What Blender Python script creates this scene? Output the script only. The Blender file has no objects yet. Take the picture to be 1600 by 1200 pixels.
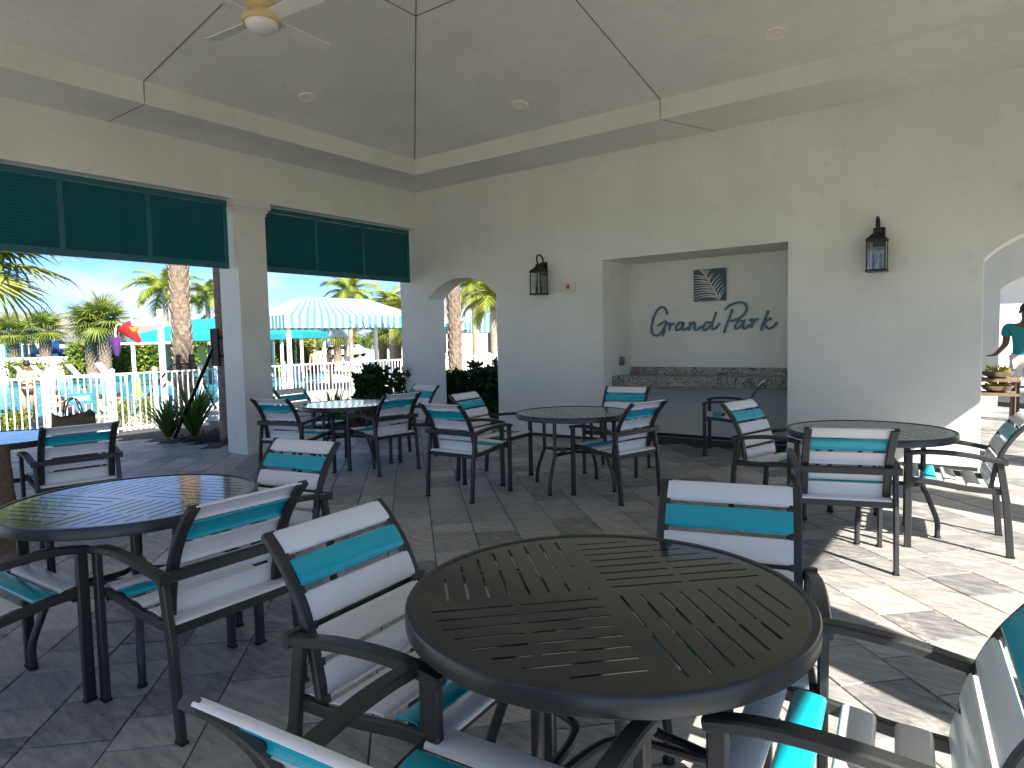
import bpy, bmesh, math, random
from mathutils import Vector, Matrix, Quaternion
from mathutils.geometry import delaunay_2d_cdt
random.seed(7)
rnd = random.Random(11)
scene = bpy.context.scene
col = scene.collection
PI = math.pi

# ------------------------------------------------------------------ camera
CAM = Vector((7.64498, -7.8688, 1.39356)); FPX = 1037.02
YAW, PITCH, ROLL = -0.63378, -0.06718, -0.02186
fw = Vector((math.sin(YAW)*math.cos(PITCH), math.cos(YAW)*math.cos(PITCH), math.sin(PITCH)))
r0 = Vector((math.cos(YAW), -math.sin(YAW), 0)); u0 = r0.cross(fw)
rt = math.cos(ROLL)*r0 + math.sin(ROLL)*u0; up = -math.sin(ROLL)*r0 + math.cos(ROLL)*u0
cd = bpy.data.cameras.new('camera'); cam = bpy.data.objects.new('camera', cd); col.objects.link(cam)
cam.matrix_world = Matrix(((rt.x, up.x, -fw.x, CAM.x), (rt.y, up.y, -fw.y, CAM.y), (rt.z, up.z, -fw.z, CAM.z), (0, 0, 0, 1)))
cd.sensor_fit = 'HORIZONTAL'; cd.sensor_width = 36; cd.lens = FPX/1600*36; cd.clip_start = .05; cd.clip_end = 3000
scene.camera = cam
def ray(x, y): return fw + rt*((x-800)/FPX) + up*((600-y)/FPX)
def onz(x, y, z=0.0): d = ray(x, y); return CAM + d*((z-CAM.z)/d.z)
def ony(x, y, Y): d = ray(x, y); return CAM + d*((Y-CAM.y)/d.y)
def at(x, y, dist):                      # point seen at a pixel, at a horizontal distance
    d = ray(x, y); return CAM + d*(dist/math.hypot(d.x, d.y))

# ------------------------------------------------------------------ light
SUN_EL = math.radians(39.8); SH = Vector((-.896, .444, 0)).normalized()
travel = Vector((SH.x*math.cos(SUN_EL), SH.y*math.cos(SUN_EL), -math.sin(SUN_EL)))
sd = bpy.data.lights.new('sun', 'SUN'); sd.energy = 3.4; sd.angle = math.radians(.55); sd.color = (1, .93, .82)
so = bpy.data.objects.new('sun', sd); col.objects.link(so); so.rotation_euler = travel.to_track_quat('-Z', 'Y').to_euler()
world = bpy.data.worlds.new('World'); scene.world = world; world.use_nodes = True
nt = world.node_tree; nt.nodes.clear()
def N(nt, t, **kw):
    n = nt.nodes.new(t)
    for k, v in kw.items(): setattr(n, k, v)
    return n
wo = N(nt, 'ShaderNodeOutputWorld'); bg = N(nt, 'ShaderNodeBackground'); sky = N(nt, 'ShaderNodeTexSky')
sky.sky_type = 'NISHITA'; sky.sun_disc = False; sky.sun_elevation = SUN_EL; sky.sun_rotation = math.atan2(-SH.x, -SH.y)
sky.altitude = 0; sky.air_density = .5; sky.dust_density = 0; sky.ozone_density = 8
# broken cumulus all round the sky: noise on the view direction, thickest near the horizon
tc = N(nt, 'ShaderNodeTexCoord'); mp = N(nt, 'ShaderNodeMapping'); mp.inputs['Scale'].default_value = (1, 1, 2.6)
no = N(nt, 'ShaderNodeTexNoise'); no.inputs['Scale'].default_value = 4.2; no.inputs['Detail'].default_value = 9; no.inputs['Roughness'].default_value = .58
rp = N(nt, 'ShaderNodeValToRGB'); rp.color_ramp.elements[0].position = .46; rp.color_ramp.elements[1].position = .60
sx = N(nt, 'ShaderNodeSeparateXYZ'); el = N(nt, 'ShaderNodeMapRange'); el.inputs['From Min'].default_value = .02; el.inputs['From Max'].default_value = .30
el.inputs['To Min'].default_value = .95; el.inputs['To Max'].default_value = .12
mu = N(nt, 'ShaderNodeMath', operation='MULTIPLY'); mx = N(nt, 'ShaderNodeMixRGB')
mx.inputs['Color2'].default_value = (4.3, 4.35, 4.5, 1)
L = nt.links.new
L(tc.outputs['Generated'], mp.inputs['Vector']); L(mp.outputs[0], no.inputs['Vector']); L(no.outputs['Fac'], rp.inputs['Fac'])
L(tc.outputs['Generated'], sx.inputs[0]); L(sx.outputs['Z'], el.inputs['Value'])
L(rp.outputs['Color'], mu.inputs[0]); L(el.outputs[0], mu.inputs[1]); L(mu.outputs[0], mx.inputs['Fac'])
L(sky.outputs['Color'], mx.inputs['Color1']); L(mx.outputs[0], bg.inputs['Color']); L(bg.outputs[0], wo.inputs[0])
bg.inputs['Strength'].default_value = .053
vs = scene.view_settings; vs.view_transform = 'Standard'; vs.look = 'None'; vs.gamma = 1; vs.use_curve_mapping = False; vs.exposure = 2.22
cy = scene.cycles; cy.use_denoising = True; cy.max_bounces = 9; cy.diffuse_bounces = 6; cy.glossy_bounces = 4; cy.transmission_bounces = 6
cy.caustics_reflective = False; cy.caustics_refractive = False; cy.sample_clamp_indirect = 6

# ------------------------------------------------------------------ materials
def mat(name, color, rough=.6, metal=0, spec=.5, noise=None, bump=None, coat=0, alpha=1, trans=0, sub=None, noise2=None):
    """noise=(scale, colour2, low, high): mottling; bump=(scale, strength, distance)"""
    m = bpy.data.materials.new(name); m.use_nodes = True; t = m.node_tree; b = t.nodes['Principled BSDF']
    b.inputs['Base Color'].default_value = (*color, 1); b.inputs['Roughness'].default_value = rough; b.inputs['Metallic'].default_value = metal
    b.inputs['Specular IOR Level'].default_value = spec; b.inputs['Coat Weight'].default_value = coat; b.inputs['Transmission Weight'].default_value = trans
    o = N(t, 'ShaderNodeTexCoord'); src = o.outputs['Object']
    last = None
    for k, nz in enumerate([noise, noise2]):
        if not nz: continue
        n = N(t, 'ShaderNodeTexNoise'); n.inputs['Scale'].default_value = nz[0]; n.inputs['Detail'].default_value = 7; n.inputs['Roughness'].default_value = .62
        t.links.new(src, n.inputs['Vector'])
        r = N(t, 'ShaderNodeValToRGB'); r.color_ramp.elements[0].position = nz[2]; r.color_ramp.elements[1].position = nz[3]
        t.links.new(n.outputs['Fac'], r.inputs['Fac'])
        x = N(t, 'ShaderNodeMixRGB'); x.inputs['Color1'].default_value = (*color, 1); x.inputs['Color2'].default_value = (*nz[1], 1)
        if last: t.links.new(last, x.inputs['Color1'])
        t.links.new(r.outputs['Color'], x.inputs['Fac']); last = x.outputs[0]
    if last: t.links.new(last, b.inputs['Base Color'])
    if bump:
        n = N(t, 'ShaderNodeTexNoise'); n.inputs['Scale'].default_value = bump[0]; n.inputs['Detail'].default_value = 5
        t.links.new(src, n.inputs['Vector'])
        bp = N(t, 'ShaderNodeBump'); bp.inputs['Strength'].default_value = bump[1]; bp.inputs['Distance'].default_value = bump[2]
        t.links.new(n.outputs['Fac'], bp.inputs['Height']); t.links.new(bp.outputs[0], b.inputs['Normal'])
    return m
def leafmat(name, c1, c2, rough=.5, trans=.25):
    m = bpy.data.materials.new(name); m.use_nodes = True; t = m.node_tree; b = t.nodes['Principled BSDF']; out = t.nodes['Material Output']
    g = N(t, 'ShaderNodeNewGeometry'); r = N(t, 'ShaderNodeMixRGB'); r.inputs['Color1'].default_value = (*c1, 1); r.inputs['Color2'].default_value = (*c2, 1)
    t.links.new(g.outputs['Random Per Island'], r.inputs['Fac']); t.links.new(r.outputs[0], b.inputs['Base Color'])
    b.inputs['Roughness'].default_value = rough; b.inputs['Specular IOR Level'].default_value = .35
    tr = N(t, 'ShaderNodeBsdfTranslucent'); t.links.new(r.outputs[0], tr.inputs['Color'])
    ms = N(t, 'ShaderNodeMixShader'); ms.inputs['Fac'].default_value = trans
    t.links.new(b.outputs[0], ms.inputs[1]); t.links.new(tr.outputs[0], ms.inputs[2]); t.links.new(ms.outputs[0], out.inputs['Surface'])
    return m
M = {}
M['stucco'] = mat('stucco', (.80, .81, .74), .9, spec=.2, noise=(.9, (.725, .736, .67), .40, .64), noise2=(6, (.66, .66, .60), .58, .80), bump=(110, .6, .006))
M['ceil'] = mat('ceiling_stucco', (.85, .855, .79), .92, spec=.15, noise=(1.1, (.76, .765, .71), .38, .66), noise2=(10, (.70, .70, .64), .57, .8), bump=(100, .6, .006))
M['trimwhite'] = mat('trim_paint', (.72, .72, .67), .6, bump=(90, .15, .002))
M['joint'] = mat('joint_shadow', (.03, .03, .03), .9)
M['seam'] = mat('control_joint', (.10, .10, .09), .9)
M['shutter'] = mat('shutter_teal', (.007, .125, .145), .42, noise=(3, (.006, .105, .122), .4, .65))
M['frame'] = mat('charcoal_aluminium', (.040, .043, .046), .34, metal=.35, noise=(30, (.055, .056, .056), .5, .75), bump=(400, .05, .0005))
M['tabletop'] = mat('charcoal_top', (.016, .021, .024), .13, metal=0, coat=.3, spec=.5, noise=(60, (.033, .036, .036), .55, .75), bump=(500, .04, .0004))
M['white_slat'] = mat('white_vinyl', (.84, .845, .86), .28, noise=(7, (.79, .79, .80), .55, .78))
M['teal_slat'] = mat('teal_vinyl', (.008, .43, .53), .25, noise=(7, (.008, .38, .48), .5, .75))
M['black'] = mat('black_iron', (.006, .006, .007), .4, metal=.2)
M['rubber'] = mat('black_rubber', (.01, .01, .01), .8)
M['glass'] = mat('clear_glass', (.9, .93, .93), .03, trans=1.0)
M['bulb'] = mat('candle_bulb', (.75, .68, .5), .35)
M['brass'] = mat('cream_brass', (.74, .58, .27), .4, metal=.1)
M['fanblade'] = mat('fan_blade', (.82, .82, .76), .45)
M['opal'] = mat('opal_glass', (.82, .82, .76), .35)
M['lens'] = mat('downlight_trim', (.88, .84, .70), .45)
M['beige_box'] = mat('beige_plastic', (.72, .68, .55), .5)
M['redprint'] = mat('red_print', (.35, .10, .05), .6)
M['greyplate'] = mat('grey_plate', (.16, .17, .17), .45, metal=.4)
M['sign'] = mat('sign_blue', (.040, .135, .185), .38, noise=(5, (.05, .16, .20), .4, .7))
M['logo'] = mat('logo_blue', (.018, .058, .098), .4, noise=(3, (.016, .075, .085), .4, .6))
M['frondwhite'] = mat('frond_white', (.68, .66, .58), .5)
M['mulch'] = mat('mulch', (.032, .018, .011), .95, noise=(45, (.075, .040, .022), .45, .7), bump=(60, 1, .03))
M['mulch_sun'] = M['mulch']
M['grass'] = mat('lawn', (.05, .10, .02), .9, noise=(2.5, (.09, .13, .03), .4, .65), bump=(80, .6, .03))
M['deck'] = mat('pool_deck', (.52, .49, .44), .85, noise=(3, (.44, .415, .38), .4, .65))
M['water'] = mat('pool_water', (.02, .21, .27), .22, spec=.12, noise=(1.6, (.045, .29, .35), .42, .62), bump=(3.5, .25, .05))
M['ledge'] = mat('wet_ledge', (.22, .24, .23), .5, noise=(3, (.16, .19, .19), .4, .65))
M['whitepaint'] = mat('white_powdercoat', (.80, .80, .78), .4)
M['skin_a'] = mat('skin_light', (.55, .33, .24), .55, noise=(6, (.50, .28, .20), .4, .7))
M['skin_b'] = mat('skin_brown', (.13, .065, .04), .5, noise=(6, (.16, .08, .05), .4, .7))
M['hair'] = mat('dark_hair', (.018, .012, .009), .6, bump=(90, .5, .01))
M['swim'] = mat('black_swimwear', (.012, .012, .015), .6)
M['tshirt'] = mat('teal_tshirt', (.015, .26, .26), .8, bump=(14, .5, .02))
M['shorts'] = mat('pale_shorts', (.62, .58, .54), .85, bump=(18, .4, .015))
M['shoe'] = mat('white_shoe', (.75, .75, .75), .6)
M['bark'] = mat('palm_bark', (.30, .24, .18), .9, noise=(14, (.17, .13, .10), .42, .66), bump=(30, .8, .02))
M['barkgrey'] = mat('smooth_palm_bark', (.33, .28, .22), .9, noise=(9, (.22, .18, .14), .42, .66), bump=(22, .5, .01))
M['fan'] = leafmat('fan_leaf', (.10, .16, .03), (.30, .33, .07))
M['feather'] = leafmat('feather_leaf', (.10, .19, .03), (.36, .36, .05))
M['clusia'] = leafmat('clusia_leaf', (.018, .05, .014), (.045, .095, .022), .32, .12)
M['hedge'] = leafmat('hedge_leaf', (.09, .15, .02), (.26, .30, .04))
M['strap'] = leafmat('strap_leaf', (.045, .12, .022), (.15, .25, .05), .35, .3)
M['cstripe'] = mat('canopy_aqua', (.08, .30, .36), .7)
M['cwhite'] = mat('canopy_white', (.58, .59, .60), .7)
M['teal_canvas'] = mat('teal_canvas', (.012, .28, .33), .7, noise=(2, (.012, .24, .29), .4, .7))
M['roof'] = mat('grey_roof', (.24, .225, .21), .9, noise=(5, (.18, .17, .16), .4, .65), bump=(12, .5, .03))
M['housewall'] = mat('house_wall', (.68, .68, .66), .85, noise=(1, (.62, .62, .6), .4, .7))
M['window'] = mat('dark_window', (.02, .025, .03), .1)
M['navy'] = mat('navy_plastic', (.012, .04, .13), .4)
M['aqua'] = mat('aqua_plastic', (.03, .33, .36), .4)
M['red'] = mat('red_plastic', (.55, .02, .025), .35)
M['yellow'] = mat('yellow_plastic', (.75, .48, .03), .35)
M['purple'] = mat('purple_plastic', (.16, .05, .28), .35)
M['bag'] = mat('brown_bag', (.13, .085, .05), .85, noise=(40, (.19, .13, .075), .42, .62), bump=(25, .6, .01))
M['carpaint'] = mat('white_car_paint', (.72, .73, .75), .2, coat=.5)
M['bluesign'] = mat('blue_sign', (.04, .26, .45), .5)
M['wood'] = mat('weathered_wood', (.24, .17, .11), .75, noise=(10, (.15, .10, .065), .42, .66))
M['steel'] = mat('brushed_steel', (.55, .53, .48), .3, metal=.8)
M['flower'] = leafmat('yellow_flower', (.7, .55, .03), (.35, .42, .05), .6, .2)

def granite():
    m = bpy.data.materials.new('granite'); m.use_nodes = True; t = m.node_tree; b = t.nodes['Principled BSDF']
    o = N(t, 'ShaderNodeTexCoord'); w = N(t, 'ShaderNodeTexNoise'); w.inputs['Scale'].default_value = 3.2; w.inputs['Detail'].default_value = 8; w.inputs['Distortion'].default_value = 2.6
    r = N(t, 'ShaderNodeValToRGB'); e = r.color_ramp.elements
    e[0].position = .34; e[0].color = (.05, .045, .04, 1); e[1].position = .70; e[1].color = (.11, .095, .08, 1)
    for p, c in ((.43, (.46, .41, .335)), (.48, (.10, .085, .07)), (.53, (.58, .53, .44)), (.59, (.22, .195, .16)), (.64, (.50, .45, .37))):
        x = r.color_ramp.elements.new(p); x.color = (*c, 1)
    n2 = N(t, 'ShaderNodeTexNoise'); n2.inputs['Scale'].default_value = 60; mixn = N(t, 'ShaderNodeMixRGB', blend_type='MULTIPLY'); mixn.inputs['Fac'].default_value = .5
    t.links.new(o.outputs['Object'], w.inputs['Vector']); t.links.new(w.outputs['Fac'], r.inputs['Fac']); t.links.new(o.outputs['Object'], n2.inputs['Vector'])
    t.links.new(r.outputs[0], mixn.inputs['Color1']); t.links.new(n2.outputs['Color'], mixn.inputs['Color2']); t.links.new(mixn.outputs[0], b.inputs['Base Color'])
    b.inputs['Roughness'].default_value = .25; return m
M['granite'] = granite()

def paver_mat():
    m = bpy.data.materials.new('paver'); m.use_nodes = True; t = m.node_tree; b = t.nodes['Principled BSDF']
    oi = N(t, 'ShaderNodeObjectInfo'); g = N(t, 'ShaderNodeNewGeometry')
    tone = N(t, 'ShaderNodeAttribute'); tone.attribute_name = 'tone'
    r = N(t, 'ShaderNodeValToRGB'); e = r.color_ramp.elements; e[0].color = (.14, .14, .145, 1); e[1].color = (.47, .45, .42, 1)
    for p, c in ((.35, (.245, .243, .24)), (.7, (.345, .334, .318))):
        x = e.new(p); x.color = (*c, 1)
    geo = N(t, 'ShaderNodeTexCoord')
    # streaks across each paver (wood-like brushed face) in world position, rotated 45 degrees with the bond
    mp = N(t, 'ShaderNodeMapping'); mp.inputs['Rotation'].default_value = (0, 0, PI/4); mp.inputs['Scale'].default_value = (2.2, 11, 1)
    n = N(t, 'ShaderNodeTexNoise'); n.inputs['Scale'].default_value = 3.0; n.inputs['Detail'].default_value = 9; n.inputs['Roughness'].default_value = .68
    n3 = N(t, 'ShaderNodeTexNoise'); n3.inputs['Scale'].default_value = 5.5; n3.inputs['Detail'].default_value = 10; n3.inputs['Roughness'].default_value = .75
    t.links.new(g.outputs['Position'], mp.inputs['Vector']); t.links.new(mp.outputs[0], n.inputs['Vector']); t.links.new(g.outputs['Position'], n3.inputs['Vector'])
    a = N(t, 'ShaderNodeMath', operation='MULTIPLY_ADD'); a.inputs[1].default_value = 2.2; a.inputs[2].default_value = -1.1
    t.links.new(n.outputs['Fac'], a.inputs[0])
    s = N(t, 'ShaderNodeMath', operation='ADD'); t.links.new(a.outputs[0], s.inputs[0]); t.links.new(tone.outputs['Fac'], s.inputs[1])
    t.links.new(s.outputs[0], r.inputs['Fac'])
    # pale worn blotches
    rr = N(t, 'ShaderNodeValToRGB'); rr.color_ramp.elements[0].position = .52; rr.color_ramp.elements[1].position = .66
    t.links.new(n3.outputs['Fac'], rr.inputs['Fac'])
    mm = N(t, 'ShaderNodeMath', operation='MULTIPLY'); mm.inputs[1].default_value = .75; t.links.new(rr.outputs[0], mm.inputs[0])
    x = N(t, 'ShaderNodeMixRGB'); x.inputs['Color2'].default_value = (.47, .45, .42, 1); t.links.new(mm.outputs[0], x.inputs['Fac']); t.links.new(r.outputs[0], x.inputs['Color1'])
    t.links.new(x.outputs[0], b.inputs['Base Color']); b.inputs['Roughness'].default_value = .5; b.inputs['Specular IOR Level'].default_value = .6
    bp = N(t, 'ShaderNodeBump'); bp.inputs['Strength'].default_value = .5; bp.inputs['Distance'].default_value = .006; t.links.new(n.outputs['Fac'], bp.inputs['Height']); t.links.new(bp.outputs[0], b.inputs['Normal'])
    return m
M['paver'] = paver_mat()
M['sand'] = mat('joint_sand', (.055, .05, .045), .95)

# ------------------------------------------------------------------ mesh helpers
class MB:
    def __init__(s): s.v = []; s.f = []; s.mi = []
    def add(s, vs, fs, mi=0):
        b = len(s.v); s.v += [tuple(v) for v in vs]; s.f += [tuple(i+b for i in f) for f in fs]; s.mi += [mi]*len(fs); return s
    def box(s, lo, hi, mi=0, mtx=None):
        x0, y0, z0 = lo; x1, y1, z1 = hi
        vs = [Vector(p) for p in ((x0,y0,z0),(x1,y0,z0),(x1,y1,z0),(x0,y1,z0),(x0,y0,z1),(x1,y0,z1),(x1,y1,z1),(x0,y1,z1))]
        if mtx: vs = [mtx @ v for v in vs]
        return s.add(vs, [(3,2,1,0),(4,5,6,7),(0,1,5,4),(1,2,6,5),(2,3,7,6),(3,0,4,7)], mi)
    def sweep(s, path, prof, upv=(0,0,1), closed=False, mi=0, scales=None):
        """sweep profile [(side, up)] along a path; upv a fixed reference"""
        P = [Vector(p) for p in path]; n = len(P); k = len(prof); upv = Vector(upv); b = len(s.v); fs = []
        for i in range(n):
            if closed: t = (P[(i+1) % n]-P[i-1])
            else: t = P[min(i+1, n-1)]-P[max(i-1, 0)]
            t.normalize(); sd = t.cross(upv)
            if sd.length < 1e-5: sd = t.cross(Vector((1, 0, 0)))
            sd.normalize(); u = sd.cross(t)
            m = 1.0
            if 0 < i < n-1 or closed:
                a1 = (P[i]-P[i-1]).normalized(); c = max(.35, abs(a1.dot(t))); m = 1/c
            q = scales[i] if scales else 1
            for (a, c) in prof: s.v.append(tuple(P[i]+sd*(a*m*q)+u*(c*q)))
        for i in range(n if closed else n-1):
            j = (i+1) % n
            for e in range(k):
                g = (e+1) % k; fs.append((b+i*k+e, b+j*k+e, b+j*k+g, b+i*k+g))
        if not closed:
            fs.append(tuple(b+e for e in range(k))); fs.append(tuple(b+(n-1)*k+e for e in reversed(range(k))))
        s.f += fs; s.mi += [mi]*len(fs); return s
    def tube(s, path, r, seg=8, upv=(0,0,1), closed=False, mi=0, scales=None):
        return s.sweep(path, [(r*math.cos(2*PI*i/seg), r*math.sin(2*PI*i/seg)) for i in range(seg)], upv, closed, mi, scales)
    def bar(s, path, w, h, upv=(0,0,1), mi=0, ch=.18):
        a, b = w/2, h/2; c = min(w, h)*ch
        return s.sweep(path, [(-a+c,-b),(a-c,-b),(a,-b+c),(a,b-c),(a-c,b),(-a+c,b),(-a,b-c),(-a,-b+c)], upv, mi=mi)
    def lathe(s, prof, c=(0,0,0), seg=24, mi=0, axis='Z'):
        b = len(s.v); k = len(prof)
        for i in range(seg):
            a = 2*PI*i/seg
            for (r, z) in prof:
                s.v.append((c[0]+r*math.cos(a), c[1]+r*math.sin(a), c[2]+z))
        for i in range(seg):
            j = (i+1) % seg
            for e in range(k-1):
                s.f.append((b+i*k+e, b+j*k+e, b+j*k+e+1, b+i*k+e+1)); s.mi.append(mi)
        return s
    def mesh(s, name, mats, smooth=False):
        me = bpy.data.meshes.new(name); me.from_pydata(s.v, [], s.f); me.polygons.foreach_set('material_index', s.mi)
        for m in (mats if isinstance(mats, (list, tuple)) else [mats]): me.materials.append(m)
        if smooth: me.polygons.foreach_set('use_smooth', [True]*len(s.f))
        me.update(); return me
    def build(s, name, mats, parent=None, smooth=False, fix=True):
        me = s.mesh(name, mats, smooth)
        if fix:
            bm = bmesh.new(); bm.from_mesh(me); bmesh.ops.recalc_face_normals(bm, faces=bm.faces[:]); bm.to_mesh(me); bm.free()
        if smooth: me.set_sharp_from_angle(angle=math.radians(42))
        return link(name, me, parent)
def link(name, me, parent=None, mtx=None):
    o = bpy.data.objects.new(name, me); col.objects.link(o)
    if parent: o.parent = parent
    if mtx is not None: o.matrix_local = mtx
    return o
def tag(o, label=None, cat=None, group=None, kind=None):
    if label: o['label'] = label
    if cat: o['category'] = cat
    if group: o['group'] = group
    if kind: o['kind'] = kind
    return o
def thing(name, loc=(0,0,0), rz=0, label=None, cat=None, group=None):
    o = bpy.data.objects.new(name, None); o.empty_display_size = .2; col.objects.link(o); o.location = loc; o.rotation_euler = (0, 0, rz)
    return tag(o, label, cat, group)
def copy_tree(o, parent=None):
    c = o.copy(); col.objects.link(c); c.parent = parent
    for ch in list(o.children): copy_tree(ch, c)
    return c
def TR(x=0, y=0, z=0, rz=0, rx=0, ry=0, s=1): return Matrix.Translation((x, y, z)) @ Matrix.Rotation(rz, 4, 'Z') @ Matrix.Rotation(ry, 4, 'Y') @ Matrix.Rotation(rx, 4, 'X') @ Matrix.Scale(s, 4)
def smoothpath(pts, n=6):
    P = [Vector(p) for p in pts]; out = []
    for i in range(len(P)-1):
        p0, p1, p2, p3 = P[max(i-1, 0)], P[i], P[i+1], P[min(i+2, len(P)-1)]
        for k in range(n):
            t = k/n; out.append(.5*((2*p1)+(p2-p0)*t+(2*p0-5*p1+4*p2-p3)*t*t+(3*p1-p0-3*p2+p3)*t**3))
    out.append(P[-1]); return out
def arc_pts(x0, x1, zs, za, n=18):       # segmental arch from (x0,zs) over apex za to (x1,zs)
    w = (x1-x0)/2; h = za-zs; Rr = (w*w+h*h)/(2*h); cz = za-Rr; cx = (x0+x1)/2; a0 = math.asin(w/Rr)
    return [(cx+Rr*math.sin(-a0+2*a0*i/n), cz+Rr*math.cos(-a0+2*a0*i/n)) for i in range(n+1)]
def cdt_plate(outer, holes):
    """2D polygon with holes -> verts, tris outside the holes"""
    vs = [Vector(p) for p in outer]; faces = [list(range(len(outer)))]
    for h in holes:
        b = len(vs); vs += [Vector(p) for p in h]; faces.append(list(range(b, b+len(h))))
    rv, re, rf, ov, oe, of = delaunay_2d_cdt(vs, [], faces, 0, 1e-6)
    keep = [f for f, o in zip(rf, of) if o and all(i == 0 for i in o)]
    return [tuple(v) for v in rv], keep

# ------------------------------------------------------------------ ground, floor
def gz(x):                                # the paving falls away from the pavilion towards the pool
    if x > -.6: return 0
    if x > -4.5: return -.12*(-.6-x)/3.9
    if x > -9: return -.12-.18*(-4.5-x)/4.5
    return -.30
g = MB(); xs = [-900, -120, -60, -30, -9, -7, -5.6, -4.5, -2.5, -.6, 20, 60, 900]
ys = [-900, -60, -12, 0, 12, 60, 900]
for i, x in enumerate(xs):
    for y in ys: g.v.append((x, y, gz(x)-.075))
for i in range(len(xs)-1):
    for j in range(len(ys)-1):
        a = i*len(ys)+j; g.f.append((a, a+len(ys), a+len(ys)+1, a+1)); g.mi.append(0)
tag(g.build('ground', M['deck']), kind='structure')

# paving at 45 degrees: rows along (1,-1)
floor = thing('paved_floor'); tag(floor, kind='structure')
sub = MB(); 
for (x0, x1) in ((-5.6, -4.5), (-4.5, -.6), (-.6, 14)):
    sub.add([(x0,-11,gz(x0)-.012),(x1,-11,gz(x1)-.012),(x1,9,gz(x1)-.012),(x0,9,gz(x0)-.012)], [(0,1,2,3)])
sub.build('joint_sand', M['sand'], floor)
ROW = .3035; prnd = random.Random(5); pav = []
U = Vector((1, -1, 0)).normalized(); V = Vector((1, 1, 0)).normalized(); voff = -.035
for k in range(-34, 34):
    v0 = voff+k*ROW; t = -12.0-prnd.random()*.5
    while t < 16:
        ln = prnd.choice((.205, .3035, .3035, .3035, .41, .46)); c = U*(t+ln/2)+V*(v0+ROW/2)
        if -4.7 < c.x < 9.6 and -9.3 < c.y < 7.5 and not (c.y > .2 and c.x < 7.0) and not (c.x < -1.1 and -3.2+.0 < c.y+(c.x+1.1)*.0 and c.y > -2.95):
            pav.append((c, ln))
        t += ln
def paver_v(ln, w=ROW, top=0.0, tilt=(0, 0)):
    a, b, c = ln/2-.003, w/2-.003, .0035
    vs = []
    for (dx, dy, z) in ((0, 0, -.02), (0, 0, -c*.7), (c, c, 0)):
        for sx_, sy_ in ((-1,-1),(1,-1),(1,1),(-1,1)):
            px, py = sx_*(a-dx), sy_*(b-dy); vs.append((px, py, z+top+px*tilt[0]+py*tilt[1]))
    fs = [(8,9,10,11)]
    for l in (0, 4):
        for e in range(4): fs.append((l+e, l+(e+1) % 4, l+4+(e+1) % 4, l+4+e))
    return vs, fs
def visible_size(c):
    d = c-CAM; z = d.dot(fw)
    if z < .3: return 0
    px, py = d.dot(rt)/z*FPX, d.dot(up)/z*FPX
    if abs(px) > 850 or abs(py) > 650: return 0
    return (CAM.z/z)*1/(z*z)
pav.sort(key=lambda q: -visible_size(q[0]))
pm = {}
rotm = Matrix.Rotation(-PI/4, 4, 'Z')
def set_tone(me, vals):
    at_ = me.attributes.new('tone', 'FLOAT', 'FACE'); at_.data.foreach_set('value', vals)
for i, (c, ln) in enumerate(pav[:300]):
    key = (ln, i % 9)
    if key not in pm:
        vs, fs = paver_v(ln, tilt=(prnd.uniform(-.004, .004), prnd.uniform(-.004, .004)), top=prnd.uniform(-.0015, .0015))
        me = MB().add(vs, fs).mesh('paver', M['paver']); set_tone(me, [min(1, max(0, prnd.gauss(.48, .24)))]*len(fs)); pm[key] = me
    link('paver', pm[key], floor, Matrix.Translation((c.x, c.y, gz(c.x))) @ rotm)
rest = MB(); tones = []
for (c, ln) in pav[300:]:
    vs, fs = paver_v(ln, top=prnd.uniform(-.0015, .0015)); m4 = Matrix.Translation((c.x, c.y, gz(c.x))) @ rotm
    rest.add([m4 @ Vector(v) for v in vs], fs); tones += [min(1, max(0, prnd.gauss(.48, .24)))]*len(fs)
ro = rest.build('far_pavers', M['paver'], floor, fix=False); set_tone(ro.data, tones); tag(ro, kind='stuff')

# ------------------------------------------------------------------ pavilion
W = 9.144; ZB = 3.202; ZS = 3.78; WT = .816; ZT = 3.998; SL = .2042; TH = .37; ND = .82
NX0, NX1, NZ = 3.385, 5.724, 2.414
A1 = (.232, 1.607); A2 = (7.506, 8.881); AZ, AA = 2.065, 2.36
pv = thing('pavilion', label='large white stucco open pavilion with vaulted ceiling, arched wall and square columns', cat='pavilion')
arch = lambda a: [(a[0], 0.0)]+arc_pts(a[0], a[1], AZ, AA)+[(a[1], 0.0)]
h1, h2 = arch(A1), arch(A2); hn = [(NX0, 0.0), (NX0, NZ), (NX1, NZ), (NX1, 0.0)]
outer = [(-.395, 0)]+[(-.395, 3.84), (W+.395, 3.84), (W+.395, 0)]
# bottom edge is broken by the openings: build the outline as one loop
loop = [(-.395, 3.84), (-.395, 0)]
for hl in (h1, hn, h2): loop += hl
loop += [(W+.395, 0), (W+.395, 3.84)]
wl = MB()
vs2, tr = cdt_plate(loop, [])
wl.add([(x, 0, z) for x, z in vs2], tr); wl.add([(x, TH, z) for x, z in vs2], tr)
for hl in (h1, h2):
    for i in range(len(hl)-1):
        (xa, za), (xb, zb) = hl[i], hl[i+1]; wl.add([(xa,0,za),(xb,0,zb),(xb,TH,zb),(xa,TH,za)], [(0,1,2,3)])
for xe in (-.395, W+.395): wl.add([(xe,0,0),(xe,TH,0),(xe,TH,3.84),(xe,0,3.84)], [(0,1,2,3)])
wl.build('wall', M['stucco'], pv)
nb = MB(); nb.add([(NX0,0,0),(NX0,ND,0),(NX0,ND,NZ),(NX0,0,NZ),(NX1,0,0),(NX1,ND,0),(NX1,ND,NZ),(NX1,0,NZ)], [(0,1,2,3),(4,7,6,5),(1,5,6,2),(3,2,6,7)])
nb.build('niche', M['stucco'], pv, fix=False)
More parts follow.
